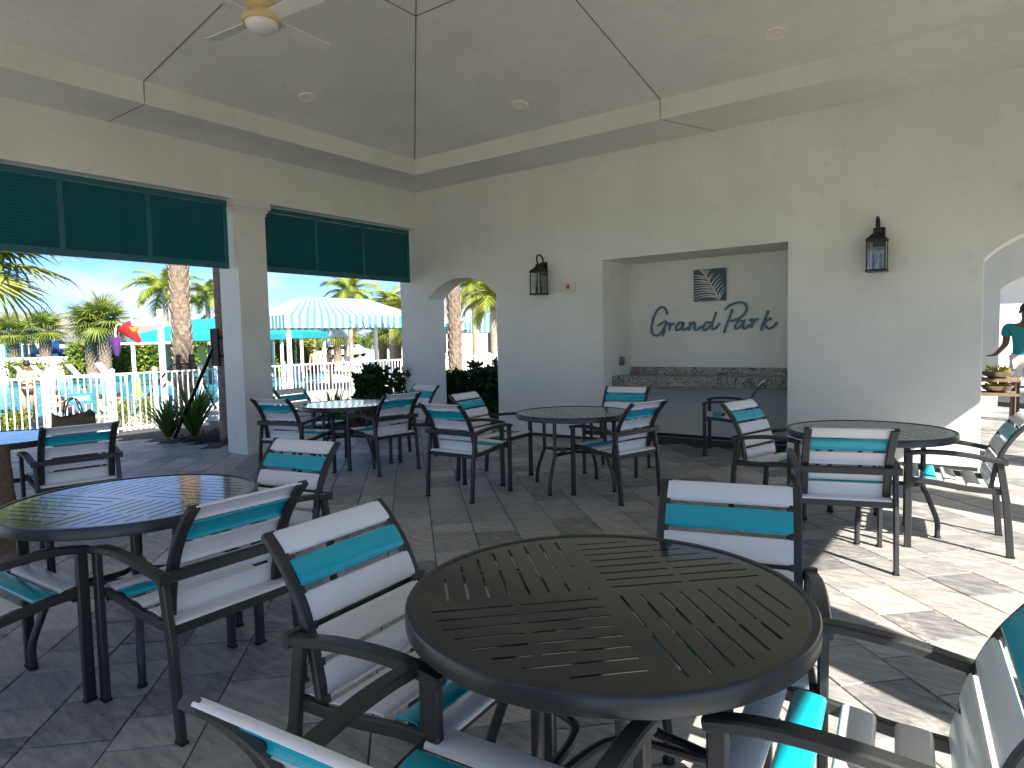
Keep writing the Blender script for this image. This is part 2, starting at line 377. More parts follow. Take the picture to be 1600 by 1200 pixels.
for (xa, xb) in ((-.39, A1[0]), (A1[1], NX0), (NX1, A2[0]), (A2[1], W+.39)): MB().box((xa+.004, -.004, .001), (xb-.004, .02, .04)).build('base_gap_shadow', M['joint'], pv)  # black boxes stand in for the shade in the gap at the wall foot
MB().box((NX0+.004, ND-.012, .001), (NX1-.004, ND-.003, .04)).build('base_gap_shadow', M['joint'], pv)  # same painted gap shade along the niche's back wall
# beams on three open sides
for nm, lo, hi in (('beam', (-.47, -W-.47, ZB), (0, -.002, 3.84)), ('beam', (W, -W-.47, ZB), (W+.47, -.002, 3.84)), ('beam', (.002, -W-.47, ZB), (W-.002, -W, 3.84))):
    MB().box(lo, hi).build('beam', M['stucco'], pv)
so_ = MB()
q = [(0, 0), (W, 0), (W, -W), (0, -W)]; q2 = [(WT, -WT), (W-WT, -WT), (W-WT, -W+WT), (WT, -W+WT)]
for i in range(4):
    j = (i+1) % 4; so_.add([(*q[i], ZS), (*q[j], ZS), (*q2[j], ZS), (*q2[i], ZS)], [(0,1,2,3)])
so_.build('soffit', M['ceil'], pv, fix=False)
tb = MB()
for i in range(4):
    j = (i+1) % 4; tb.add([(*q2[i], ZS), (*q2[j], ZS), (*q2[j], ZT), (*q2[i], ZT)], [(0,1,2,3)])
tb.build('tray_band', M['stucco'], pv, fix=False)
ZA = ZT+SL*(W/2-WT); apex = (W/2, -W/2, ZA)
for i in range(4):
    j = (i+1) % 4
    MB().add([(*q2[i], ZT), (*q2[j], ZT), apex], [(0,1,2)]).build('ceiling_panel', M['ceil'], pv, fix=False)
# outer roof so that the sky does not leak in
rf = MB(); ze = 3.845; qr = [(-.47, TH), (W+.47, TH), (W+.47, -W-.47), (-.47, -W-.47)]
for i in range(4):
    j = (i+1) % 4; rf.add([(*qr[i], ze), (*qr[j], ze), (W/2, -W/2, 5.9)], [(0,1,2)])
rf.build('roof', M['roof'], pv)
# control joints: thin dark grooves
def strip(a, b, w=.0065, n=(0,0,1)):
    a, b = Vector(a), Vector(b); m = MB(); m.bar([a, b], w, .005, n); o = m.build('control_joint', M['seam'], pv); return o
cz = lambda d: ZT+SL*d-.003                # height of the ceiling at distance d in from the tray
JD = 2.304; C0 = W/2
for (sx_, sy_) in ((1,-1), (-1,-1), (1,1), (-1,1)):
    f = lambda d: (WT+d if sx_ > 0 else W-WT-d, (-WT-d if sy_ < 0 else -W+WT+d), cz(d))
    strip(f(0), f(C0-WT))
ring = [(WT+JD, -WT-JD), (W-WT-JD, -WT-JD), (W-WT-JD, -W+WT+JD), (WT+JD, -W+WT+JD)]
for i in range(4): strip((*ring[i], cz(JD)), (*ring[(i+1) % 4], cz(JD)), .007)
for a, b, t_ in (((WT, -C0), (WT+JD, -C0), (WT+.003, -C0)), ((C0, -WT), (C0, -WT-JD), (C0, -WT-.003)), ((W-WT, -C0), (W-WT-JD, -C0), (W-WT-.003, -C0)), ((C0, -W+WT), (C0, -W+WT+JD), (C0, -W+WT+.003))):
    strip((*a, cz(0)), (*b, cz(JD))); strip((*t_, ZS+.012), (*t_, ZT-.004), n=(1, 1, 0))
strip((WT, -C0, ZS-.0015), (0.004, -C0-.0, ZS-.0015), .004); strip((C0, -WT, ZS-.0015), (C0+.33, -.004, ZS-.0015), .004)
# columns
def column(x0, y0, x1, y1):
    c = MB().box((x0, y0, 0), (x1, y1, ZB-.15)).build('column', M['trimwhite'] if False else M['stucco'], pv)
    k = MB(); e = .012
    for (z0, z1, g_) in ((ZB-.165, ZB-.125, .012), (ZB-.125, ZB-.085, .03), (ZB-.085, ZB-.002, .055)): k.box((x0-g_, y0-g_, z0), (x1+g_, y1+g_, z1))
    k.build('capital', M['trimwhite'], c); return c
for (xa, xb, ys_) in ((-.458, -.024, (-3.135, -6.41)), (W+.03, W+.464, (-2.62, -5.96))):
    for y in ys_: column(xa, y, xb, y+.402)
for x in (3.0, 5.9): column(x, -W-.45, x+.402, -W-.024)
for x in (-.458, W+.03): column(x, -W-.45, x+.434, -W-.024)

# ------------------------------------------------------------------ shutters
def shutter(y0, y1, stiles, label, x=-.14, part=None):
    s = thing('louvered_shutter', (x, y0, 2.349), 0, label, 'shutter', None) if part is None else part
    z1 = 3.186-2.349; Lh = y1-y0
    fr = MB(); st = .055
    cuts = [0]+[t-y0 for t in stiles]+[Lh]
    fr.box((-.022, 0, 0), (.022, Lh, .075)); fr.box((-.022, 0, z1-.06), (.022, Lh, z1))
    for k, c in enumerate(cuts):
        a = 0 if k == 0 else (Lh-st if k == len(cuts)-1 else c-st/2); fr.box((-.021, a, .0755), (.021, a+st, z1-.0605))
    fr.build('frame', M['shutter'], s)
    for k in range(len(cuts)-1):
        a = cuts[k]+(st if k == 0 else st/2)+.002; b = cuts[k+1]-(st if k == len(cuts)-2 else st/2)-.002
        me = MB(); ca, sa = math.cos(.62), math.sin(.62); hw, ht = .026, .004
        pts = [(-hw, -ht), (hw, -ht), (hw, ht), (-hw, ht)]; pr = [(p*sa*.8+q_*ca, p*ca-q_*sa) for p, q_ in pts]
        me.add([(px, a, pz) for px, pz in pr]+[(px, b, pz) for px, pz in pr], [(0,1,2,3),(7,6,5,4),(0,4,5,1),(1,5,6,2),(2,6,7,3),(3,7,4,0)])
        mesh = me.mesh('slat', M['shutter'])
        n = 20
        for i in range(n): link('slat', mesh, s, Matrix.Translation((0, 0, .10+(z1-.185)*i/(n-1))))
    return s
shutter(-2.725, -.04, (-1.869, -1.008), 'dark teal louvered shutter hanging between the column and the arched wall')
shutter(-5.98, -3.2, (-5.021, -4.149), 'longer dark teal louvered shutter hanging on the gate side of the column')
hid = MB()
for (lo, hi) in (((W+.12, -2.6+.4, 2.349), (W+.16, -.04, 3.19)), ((W+.12, -5.94+.0, 2.349), (W+.16, -2.63, 3.19)), ((W+.12, -9.1, 2.349), (W+.16, -5.97, 3.19)),
                 ((-.16, -9.1, 2.349), (-.12, -6.45, 3.19))): hid.box(lo, hi)
hid.build('shutter_panel', M['shutter'], pv)

# ------------------------------------------------------------------ fittings
def lantern(x, label):
    t = thing('wall_lantern', (x, -.004, 2.0), 0, label, 'lantern')
    f = MB(); w, d = .082, .085; yc = -.145           # cage centre
    f.box((-.055, -.022, .27), (.055, 0, .46)); f.build('back_plate', M['black'], t)
    c = MB(); 
    c.box((-w-.012, yc-d-.012, .0), (w+.012, yc+d+.012, .022)); c.box((-w-.012, yc-d-.012, .31), (w+.012, yc+d+.012, .325))
    for sx_ in (-1, 1):
        for sy_ in (-1, 1): c.box((sx_*w-.006, yc+sy_*d-.006, .02), (sx_*w+.006, yc+sy_*d+.006, .312))
    c.build('cage', M['black'], t)
    r = MB(); r.add([(-w-.014, yc-d-.014, .325), (w+.014, yc-d-.014, .325), (w+.014, yc+d+.014, .325), (-w-.014, yc+d+.014, .325),
                     (-.03, yc-.03, .395), (.03, yc-.03, .395), (.03, yc+.03, .395), (-.03, yc+.03, .395)], [(0,1,5,4),(1,2,6,5),(2,3,7,6),(3,0,4,7),(4,5,6,7),(3,2,1,0)])
    r.box((-.03, yc-.03, .396), (.03, yc+.03, .425)); r.build('roof', M['black'], t)
    h = MB(); pts = [(0, yc, .42), (0, yc-.035, .47), (0, yc-.02, .535), (0, yc+.045, .555), (0, yc+.10, .52), (0, yc+.122, .46), (0, yc+.128, .40)]
    h.tube(smoothpath(pts, 6), .012, 8, (1, 0, 0)); h.build('hook', M['black'], t, True)
    gl = MB()
    for sy_ in (-1, 1): gl.box((-w+.008, yc+sy_*d-.0015, .024), (w-.008, yc+sy_*d+.0015, .308))
    for sx_ in (-1, 1): gl.box((sx_*w-.0015, yc-d+.008, .024), (sx_*w+.0015, yc+d-.008, .308))
    gl.build('glass_pane', M['glass'], t)
    for sx_ in (-.034, .034):
        MB().lathe([(0, .022), (.013, .022), (.013, .11), (0, .11)], (sx_, yc, 0), 10).build('candle_sleeve', M['black'], t)
        MB().lathe([(.001, .111), (.012, .125), (.014, .145), (.008, .175), (.001, .195)], (sx_, yc, 0), 10).build('bulb', M['bulb'], t, True)
    return t
lantern(2.47, 'black iron lantern on the wall beside the small beige alarm box')
lantern(6.62, 'black iron lantern on the wall between the sign niche and the far arch')
ab = thing('alarm_box', (2.91, 0, 2.085), 0, 'small beige alarm box mounted on the wall beside a black lantern', 'alarm box')
MB().box((-.066, -.05, -.066), (.066, -.001, .066)).build('housing', M['beige_box'], ab)
MB().box((-.052, -.0535, -.02), (-.006, -.0502, .035)).build('red_label', M['redprint'], ab)
ob = thing('outlet_cover', (NX0, .506, 1.06), 0, 'grey weatherproof outlet cover on the side of the sign niche', 'outlet')
MB().box((.001, -.048, -.06), (.03, .048, .06)).build('plate', M['greyplate'], ob); MB().box((.0302, -.036, -.045), (.045, .036, .045)).build('flap', M['greyplate'], ob)
def downlight(x, y, label):
    d = min(x, -y); p = thing('recessed_light', (x, y, ZT+SL*(d-WT)-.003), 0, label, 'downlight'); 
    p.rotation_euler = (0, -math.atan(SL), 0) if x < -y else (-math.atan(SL), 0, 0)
    MB().lathe([(.060, .012), (.064, -.010), (.092, -.016), (.100, -.010), (.100, .004)], (0,0,0), 28).build('trim_ring', M['lens'], p, True)
    MB().lathe([(.0, .006), (.035, .006), (.0635, -.007)], (0,0,0), 28).build('baffle', M['lens'], p, True)
    MB().lathe([(.0, -.010), (.018, -.009), (.030, -.003), (.034, .005)], (0,0,0), 20).build('lamp', M['opal'], p, True)
downlight(1.41, -3.09, 'round recessed ceiling light on the slope above the teal shutters')
downlight(3.09, -1.39, 'round recessed ceiling light above the wall between arch and niche')
downlight(5.95, -1.39, 'round recessed ceiling light above the lantern between niche and far arch')
fan = thing('ceiling_fan', (3.14, -4.80, 3.775), .0, 'white ceiling fan with brass body and opal light bowl', 'fan')
MB().lathe([(0, .62), (.02, .62), (.02, .19), (0, .19)], (0,0,0), 12).build('downrod', M['brass'], fan, True)
MB().lathe([(0, .19), (.10, .19), (.115, .17), (.10, .145), (.085, .12), (.09, .095), (.128, .085), (.142, .05), (.138, .018), (.0, .016)], (0,0,0), 32).build('motor', M['brass'], fan, True)
MB().lathe([(.120, .02), (.118, -.003), (.096, -.028), (.058, -.045), (0, -.052)], (0,0,0), 32).build('light_bowl', M['opal'], fan, True)
bl = MB(); n = 8
top = [(.11+.5*i/n, -.052-.012*i/n, .055) for i in range(n+1)]
bl.add([(x, y, z+.014) for x, y, z in top]+[(x, .052+.012*i/n, z-.014) for i, (x, y, z) in enumerate(top)]+[(x, y, z+.007) for x, y, z in top]+[(x, .052+.012*i/n, z-.021) for i, (x, y, z) in enumerate(top)],
       [(i, i+1, i+n+2, i+n+1) for i in range(n)]+[(i+2*n+2, i+3*n+3, i+3*n+4, i+2*n+3) for i in range(n)]+[(i, i+2*n+2, i+2*n+3, i+1) for i in range(n)]+[(i+n+1, i+n+2, i+3*n+4, i+3*n+3) for i in range(n)]+[(n, 3*n+2, 4*n+3, 2*n+1)])
bme = bl.mesh('blade', M['fanblade'])
for k in range(4): link('blade', bme, fan, Matrix.Rotation(math.radians(94+90*k), 4, 'Z'))

# granite counter in the niche
ct = thing('granite_counter', (NX0, .24, .0), 0, 'swirled brown granite counter with backsplash inside the sign niche', 'counter')
MB().box((.003, 0, .735), (NX1-NX0-.003, ND-.24-.003, .865)).build('counter_slab', M['granite'], ct)
MB().box((.004, ND-.24-.028, .866), (NX1-NX0-.004, ND-.24-.003, .965)).build('backsplash', M['granite'], ct)
# wall sign: script letters traced as strokes on the niche's back wall
SC = 240/1600
def sp(x, y): return ony(1000+x*SC, 400+y*SC, ND)
sg = thing('script_sign', sp(750, 690), 0, 'blue script lettering reading Grand Park on the niche wall', 'sign')
letters = [
 [[(290,612),(277,562),(243,532),(205,546),(165,602),(136,682),(126,760),(142,815),(176,829),(220,804),(256,752)], [(190,727),(232,702),(276,682),(262,750),(245,836)]],
 [[(287,712),(304,698),(319,712),(318,742),(312,778)], [(315,748),(334,714),(362,703)]],
 [[(452,692),(424,690),(396,714),(380,748),(390,774),(420,765),(444,730),(455,694),(450,738),(457,768),(482,764),(512,742)]],
 [[(522,688),(523,728),(512,776)], [(516,752),(545,706),(568,690),(579,704),(571,744),(580,770),(602,766),(640,735)]],
 [[(738,690),(706,690),(676,714),(660,748),(671,771),(700,765),(730,730),(752,690)], [(800,582),(780,640),(757,702),(750,745),(767,763),(800,745),(840,700)]],
 [[(968,552),(936,640),(906,720),(878,800)], [(890,562),(930,522),(990,492),(1050,482),(1098,500),(1114,548),(1095,598),(1050,638),(1000,664),(945,682)]],
 [[(1082,680),(1050,672),(1020,690),(996,728),(1001,754),(1030,750),(1064,716),(1088,678),(1077,724),(1086,752),(1110,745),(1146,712)]],
 [[(1146,676),(1168,656),(1172,690),(1160,748)], [(1166,712),(1190,668),(1220,655),(1226,675)]],
 [[(1342,565),(1316,630),(1286,702),(1262,776)], [(1276,716),(1312,680),(1352,652),(1370,657)], [(1292,702),(1320,738),(1350,754),(1390,736),(1432,688)]]]
for strokes in letters:
    m = MB(); org = sg.location
    for k, st_ in enumerate(strokes):
        path = smoothpath([sp(x, y)-org+Vector((0, -.022-.0012*k, 0)) for x, y in st_], 5)
        n = len(path); m.bar(path, .026, .02, (0, 1, 0), ch=.1)
    m.build('letter', M['sign'], sg)
# square logo panel with a pale palm frond
lc = [sp(568, 478), sp(900, 462), sp(900, 121), sp(568, 150)]
lx0 = (lc[0].x+lc[3].x)/2; lx1 = (lc[1].x+lc[2].x)/2; lz0 = (lc[0].z+lc[1].z)/2; lz1 = (lc[2].z+lc[3].z)/2
lg = thing('logo_panel', (lx0, ND, lz0), 0, 'square dark blue panel with pale palm frond above the lettering', 'sign')
lw, lh = lx1-lx0, lz1-lz0
MB().box((0, -.03, 0), (lw, -.002, lh)).build('panel', M['logo'], lg)
fl = MB()
def P2(u, v): return Vector((u*lw, -.0325, v*lh))
rach = smoothpath([(.83, .03, 0), (.66, .26, 0), (.50, .50, 0), (.37, .75, 0), (.31, .985, 0)], 8)
leaf_i = 0
def leaflet(a, b, bend, w):
    global leaf_i
    leaf_i += 1; n = 7; a, b = Vector(a), Vector(b); d = b-a; nn = Vector((-d.y, d.x)); pts = []
    for i in range(n+1):
        t = i/n; pts.append((a+d*t+nn*(bend*4*t*(1-t)), w*(1-t*.75)*min(1, .35+t*4)))
    up_, dn = [], []
    for i, (p_, w_) in enumerate(pts):
        e = nn.normalized()*w_/2; 
        for lst, s_ in ((up_, 1), (dn, -1)):
            q_ = p_+e*s_; lst.append(Vector((min(.985, max(.015, q_.x))*lw, -.0325-.0002*leaf_i, min(.985, max(.015, q_.y))*lh)))
    b0 = len(up_); fl.add(up_+dn, [(i, i+1, b0+i+1, b0+i) for i in range(n)])
    fl.add([v+Vector((0, .002, 0)) for v in up_+dn], [(i, b0+i, b0+i+1, i+1) for i in range(n)])
for i in range(12):
    t = i/11; p_ = rach[int(2+t*(len(rach)-5))]
    leaflet((p_.x, p_.y), (.015, min(.985, .06+t*.93)) if t < .82 else (.12+(t-.82)*.6, .985), -.10+.05*t, .046)
for i in range(11):
    t = i/10; p_ = rach[int(1+t*(len(rach)-6))]
    leaflet((p_.x, p_.y), (min(.985, .99-.42*max(0, t-.12)), min(.985, .30+.66*min(1, t*1.5))) if t < .55 else (.80-.5*(t-.3), .985 if t > .75 else .72+.2*t), .10, .042)
leaflet((rach[0].x, rach[0].y), (.3, .97), .02, .045); leaflet((rach[0].x, rach[0].y), (.1, .03), .03, .03)
fl.build('palm_frond', M['frondwhite'], lg, fix=False)

# ------------------------------------------------------------------ chairs
def chair_proto():
    root = thing('patio_chair'); fr = M['frame']
    for s in (-1, 1):
        lg_ = MB().bar([(s*.272, .268, .004), (s*.272, .268, .6)], .026, .042, (0, 1, 0)).build('leg', fr, root)
        MB().box((s*.272-.0145, .246, 0), (s*.272+.0145, .290, .012)).build('foot_cap', M['rubber'], lg_)
        lr = MB().bar([(s*.256, -.270, .004), (s*.257, -.245, .33), (s*.259, -.205, .588)], .026, .040, (0, 1, 0)).build('leg', fr, root)
        MB().box((s*.256-.0145, -.291, 0), (s*.256+.0145, -.249, .012)).build('foot_cap', M['rubber'], lr)
        MB().bar(smoothpath([(s*.222, -.165, .40), (s*.222, -.180, .50), (s*.222, -.205, .60), (s*.222, -.250, .70), (s*.222, -.315, .79), (s*.222, -.372, .848)], 5), .024, .042, (1, 0, 0)).build('back_bar', fr, root)
    arm = MB()
    L_ = smoothpath([(-.272, .294, .607), (-.274, .20, .624), (-.275, .08, .628), (-.274, -.06, .617), (-.270, -.17, .598), (-.266, -.222, .589)], 5)
    arm.bar(L_, .044, .028); arm.bar([(-x, y, z) for x, y, z in L_], .044, .028)
    arm.bar([(-.288, -.232, .589), (.288, -.232, .589)], .027, .042)
    arm.build('arm_rail', fr, root)
    sf = MB()
    for s in (-1, 1): sf.bar(smoothpath([(s*.250, .255, .438), (s*.248, .12, .428), (s*.246, -.05, .405), (s*.245, -.225, .398)], 4), .022, .036)
    sf.bar([(-.245, -.228, .396), (.245, -.228, .396)], .024, .04); sf.bar([(-.255, .245, .420), (.255, .245, .420)], .022, .030)
    sf.build('seat_frame', fr, root)
    # strap slats: gently rolled edges
    def slat(w, L):
        m = MB(); pr = [(-w/2, -.010), (-w/2+.004, -.002), (-w/2+.012, .002), (0, .0035), (w/2-.012, .002), (w/2-.004, -.002), (w/2, -.010)]
        k = len(pr); m.add([(-L/2, a, c) for a, c in pr]+[(L/2, a, c) for a, c in pr]+[(-L/2, a*.97, c-.004) for a, c in pr]+[(L/2, a*.97, c-.004) for a, c in pr],
            [(i, i+k, i+k+1, i+1) for i in range(k-1)]+[(i+2*k, i+1+2*k, i+1+3*k, i+3*k) for i in range(k-1)]+[(i, i+1, i+1+2*k, i+2*k) for i in range(k-1)]+[(i+k, i+3*k, i+1+3*k, i+1+k) for i in range(k-1)]+[(0, 2*k, 3*k, k), (k-1, 2*k-1, 4*k-1, 3*k-1)])
        return m
    def slat_me(w, L, mt): 
        me = slat(w, L).mesh('slat', M[mt], True); me.set_sharp_from_angle(angle=math.radians(50)); return me
    bw, bt = slat_me(.086, .428, 'white_slat'), slat_me(.086, .428, 'teal_slat')
    sw, stl = slat_me(.082, .476, 'white_slat'), slat_me(.082, .476, 'teal_slat')
    bpath = [Vector(p) for p in smoothpath([(0, -.163, .415), (0, -.178, .50), (0, -.203, .60), (0, -.248, .70), (0, -.313, .79), (0, -.370, .845)], 8)]
    ln = [0]
    for i in range(1, len(bpath)): ln.append(ln[-1]+(bpath[i]-bpath[i-1]).length)
    for k in range(5):
        d = .05+(ln[-1]-.088)*k/4
        i = max(j for j in range(len(ln)-1) if ln[j] <= d); f_ = (d-ln[i])/(ln[i+1]-ln[i]); p_ = bpath[i].lerp(bpath[i+1], f_); tg = (bpath[i+1]-bpath[i]).normalized()
        # local y of slat -> along tangent, local z -> facing forward (+y)
        nrm = Vector((1, 0, 0)).cross(tg); 
        if nrm.y < 0: nrm = -nrm
        mtx = Matrix(((1, 0, 0, 0), (0, tg.y, nrm.y, p_.y+nrm.y*.012), (0, tg.z, nrm.z, p_.z+nrm.z*.012), (0, 0, 0, 1)))
        link('back_slat', bt if k == 3 else bw, root, mtx)
    spath = [Vector(p) for p in smoothpath([(0, -.21, .418), (0, -.05, .424), (0, .12, .446), (0, .255, .456)], 8)]
    for k in range(5):
        t = .04+.92*k/4; i = min(len(spath)-2, int(t*(len(spath)-1))); p_ = spath[i].lerp(spath[i+1], t*(len(spath)-1)-i); tg = (spath[i+1]-spath[i]).normalized(); nrm = Vector((1,0,0)).cross(tg)
        mtx = Matrix(((1, 0, 0, 0), (0, tg.y, nrm.y, p_.y+nrm.y*.006), (0, tg.z, nrm.z, p_.z+nrm.z*.006), (0, 0, 0, 1)))
        link('seat_slat', stl if k == 3 else sw, root, mtx)
    return root
proto = chair_proto(); used = [False]
def chair(x, y, deg, desc):
    o = proto if not used[0] else copy_tree(proto)
    used[0] = True; o.location = (x, y, 0); o.rotation_euler = (0, 0, math.radians(deg)); tag(o, desc, 'chair', 'slatted patio chairs')
chair(3.776, -3.303, .6, 'slatted patio chair with its back to the bare paving, at the table before the lantern')
chair(4.949, -2.667, 76, 'slatted patio chair on the counter side of the table before the wall lantern')
chair(4.459, -1.696, 189.6, 'slatted patio chair between the wall and the table before the lantern')
chair(3.563, -2.643, -85, 'slatted patio chair in front of the small arch, facing the table before the lantern')
chair(6.29, -2.524, -103, 'slatted patio chair between the counter niche and the half sunlit table')
chair(6.87, -3.41, 18, 'slatted patio chair with its back to the bright paving, at the half sunlit table')
chair(7.43, -2.68, 96.5, 'brightly sunlit slatted patio chair standing before the far arch')
chair(6.311, -6.528, -86, 'slatted patio chair at the big foreground table, on its sky-reflecting table side')
chair(6.955, -5.83, 195, 'slatted patio chair on the niche side of the big foreground table')
chair(7.44, -6.29, 96, 'slatted patio chair with sunlit seat slats at the big foreground table')
chair(6.84, -6.985, 5.5, 'slatted patio chair at the big foreground table, opposite its niche-side chair')
chair(5.083, -6.511, 91, 'slatted patio chair with its back to the foreground table, drawn up to the sky-reflecting table')
chair(4.57, -5.93, 190, 'slatted patio chair on the shutter side corner of the sky-reflecting table')
chair(4.507, -7.104, 2.6, 'slatted patio chair with sky-blue glare on its seat at the sky-reflecting table')
chair(2.008, -5.841, 80.6, 'slatted patio chair holding two brown bags')
chair(1.05, -6.75, -15, 'slatted patio chair beside the table nearest the pool gate')
chair(5.12, -.11, 104, 'slatted patio chair drawn up beside the granite counter')
chair(1.691, -3.628, 13.8, 'slatted patio chair beside the square column, its back to the paving')
chair(2.253, -2.912, 82, 'slatted patio chair on the lantern side of the table beside the column')
chair(1.86, -2.22, 172, 'slatted patio chair between the column table and the small arch')
chair(1.03, -2.92, -80, 'slatted patio chair between the square column and its table, near the strap-leaved plants')

# ------------------------------------------------------------------ tables
def table_proto():
    root = thing('round_table'); R_, Z_ = .533, .71; ri_ = .512
    n = 96; outer = [(ri_*math.cos(2*PI*i/n), ri_*math.sin(2*PI*i/n)) for i in range(n)]; holes = []
    for qd in range(4):
        a = qd*PI/2; ca, sa = math.cos(a), math.sin(a)
        for k in range(8):
            yy = .035+.055*k; xm = math.sqrt(max(0, .465**2-yy*yy))
            if xm < .1: continue
            segs = [(.03, min(.235, xm)), (.255, xm)] if xm > .31 else [(.03, xm)]
            for (x0, x1) in segs:
                hw = .0038; r_ = [(x0, yy-hw), (x1, yy-hw), (x1, yy+hw), (x0, yy+hw)]
                holes.append([(x*ca-y*sa, x*sa+y*ca) for x, y in r_])
    vs, tr = cdt_plate(outer, holes); m = MB(); zt, zb_ = Z_-.004, Z_-.010
    m.add([(x, y, zt) for x, y in vs], tr); m.add([(x, y, zb_) for x, y in vs], [tuple(reversed(f)) for f in tr])
    for h in holes:
        for i in range(4):
            (xa, ya), (xb, yb) = h[i], h[(i+1) % 4]; m.add([(xa,ya,zt),(xb,yb,zt),(xb,yb,zb_),(xa,ya,zb_)], [(0,1,2,3)])
    m.build('slotted_top', M['tabletop'], root, fix=False)
    MB().lathe([(ri_-.004, Z_-.047), (R_-.004, Z_-.047), (R_, Z_-.043), (R_, Z_-.006), (R_-.004, Z_), (ri_+.003, Z_), (ri_-.001, Z_-.0038), (ri_-.004, Z_-.012), (ri_-.004, Z_-.047)], (0,0,0), 96).build('rim', M['frame'], root, True)
    for k in range(4):
        a = PI/4+k*PI/2; e = lambda r_, z: (r_*math.cos(a), r_*math.sin(a), z)
        path = [e(.33, Z_-.012), e(.33, .36), e(.335, .325), e(.352, .295), e(.405, .155), e(.416, .118), e(.42, .09), e(.42, .004)]
        lg_ = MB().tube(path, .0165, 10, (-math.sin(a), math.cos(a), 0)).build('leg', M['frame'], root, True)
        MB().lathe([(0, 0), (.020, 0), (.020, .014), (.0165, .016)], e(.42, 0), 10).build('foot_cap', M['rubber'], lg_)
    for k in range(4):
        a, b = PI/4+k*PI/2, PI/4+(k+1)*PI/2; p0 = Vector((.325*math.cos(a), .325*math.sin(a), .345)); p1 = Vector((.325*math.cos(b), .325*math.sin(b), .345)); mid = (p0+p1)*.5*.38; mid.z = .345
        pts = smoothpath([p0, p0*.78+mid*.22+Vector((0,0,0)), mid, p1*.78+mid*.22, p1], 5)
        for v in pts: v.z = .345
        MB().tube(pts, .013, 8).build('stretcher', M['frame'], root, True)
    un = MB()
    for a in (0, PI/2): un.box((-.5, -.018, Z_-.028), (.5, .018, Z_-.0105), mtx=Matrix.Rotation(a+PI/4, 4, 'Z') @ Matrix.Translation((0, 0, -.0004*(a > 0))))
    un.build('cross_support', M['frame'], root)
    return root
tp = table_proto(); tused = [False]
def table(x, y, deg, desc):
    o = tp if not tused[0] else copy_tree(tp)
    tused[0] = True; o.location = (x, y, 0); o.rotation_euler = (0, 0, math.radians(deg)); tag(o, desc, 'table', 'round slotted patio tables')
table(6.801, -6.319, 45, 'large dark round slotted table in the foreground with a chair on each side')
table(4.45, -6.476, 20, 'round slotted table whose glossy top mirrors blue sky and palm trunk')
table(1.28, -6.12, 45, 'round slotted table beside the chair holding brown bags')
table(1.68, -2.931, 45, 'round slotted table beside the square column, reflecting the bright planting')
table(4.46, -2.58, 45, 'round slotted table standing before the wall between arch and sign niche')
table(6.917, -2.66, 45, 'round slotted table half in direct sun near the far arch')

# ------------------------------------------------------------------ bags on the chair
def bag(loc, rz, w, d, h, label, tilt=0):
    t = thing('shopping_bag', loc, rz, label, 'bag'); m = MB(); n = 14; rows = 7; rr = random.Random(int(h*1000))
    for j in range(rows+1):
        f_ = j/rows
        for i in range(n):
            a = 2*PI*i/n; cx_ = math.copysign(abs(math.cos(a))**.45, math.cos(a))*w/2*(1-.06*f_); cy_ = math.copysign(abs(math.sin(a))**.45, math.sin(a))*d/2*(1-.25*f_)
            z = h*f_+(rr.uniform(-.03, .03) if j == rows else 0); m.v.append((cx_+rr.uniform(-.008, .008)+tilt*f_, cy_+rr.uniform(-.008, .008), z))
    for j in range(rows):
        for i in range(n):
            k = (i+1) % n; m.f.append((j*n+i, j*n+k, (j+1)*n+k, (j+1)*n+i)); m.mi.append(0)
    m.f.append(tuple(range(n-1, -1, -1))); m.mi.append(0)
    m.build('body', M['bag'], t, True)
    for s in (-1, 1):
        hp = smoothpath([(-w*.2+tilt, s*d*.3, h-.01), (-w*.12+tilt, s*d*.3, h+.10), (w*.08+tilt, s*d*.3, h+.11), (w*.2+tilt, s*d*.3, h-.01)], 5)
        MB().tube(hp, .005, 6, (0, 1, 0)).build('handle', M['bag'], t)
    return t
bag((1.93, -5.78, .436), math.radians(80), .30, .15, .46, 'upright brown bag with thin handles standing on a patio chair')
bag((2.02, -6.34, .0), math.radians(80), .32, .20, .72, 'tall crumpled brown bag standing on the paving against the chair with bags', -.05)

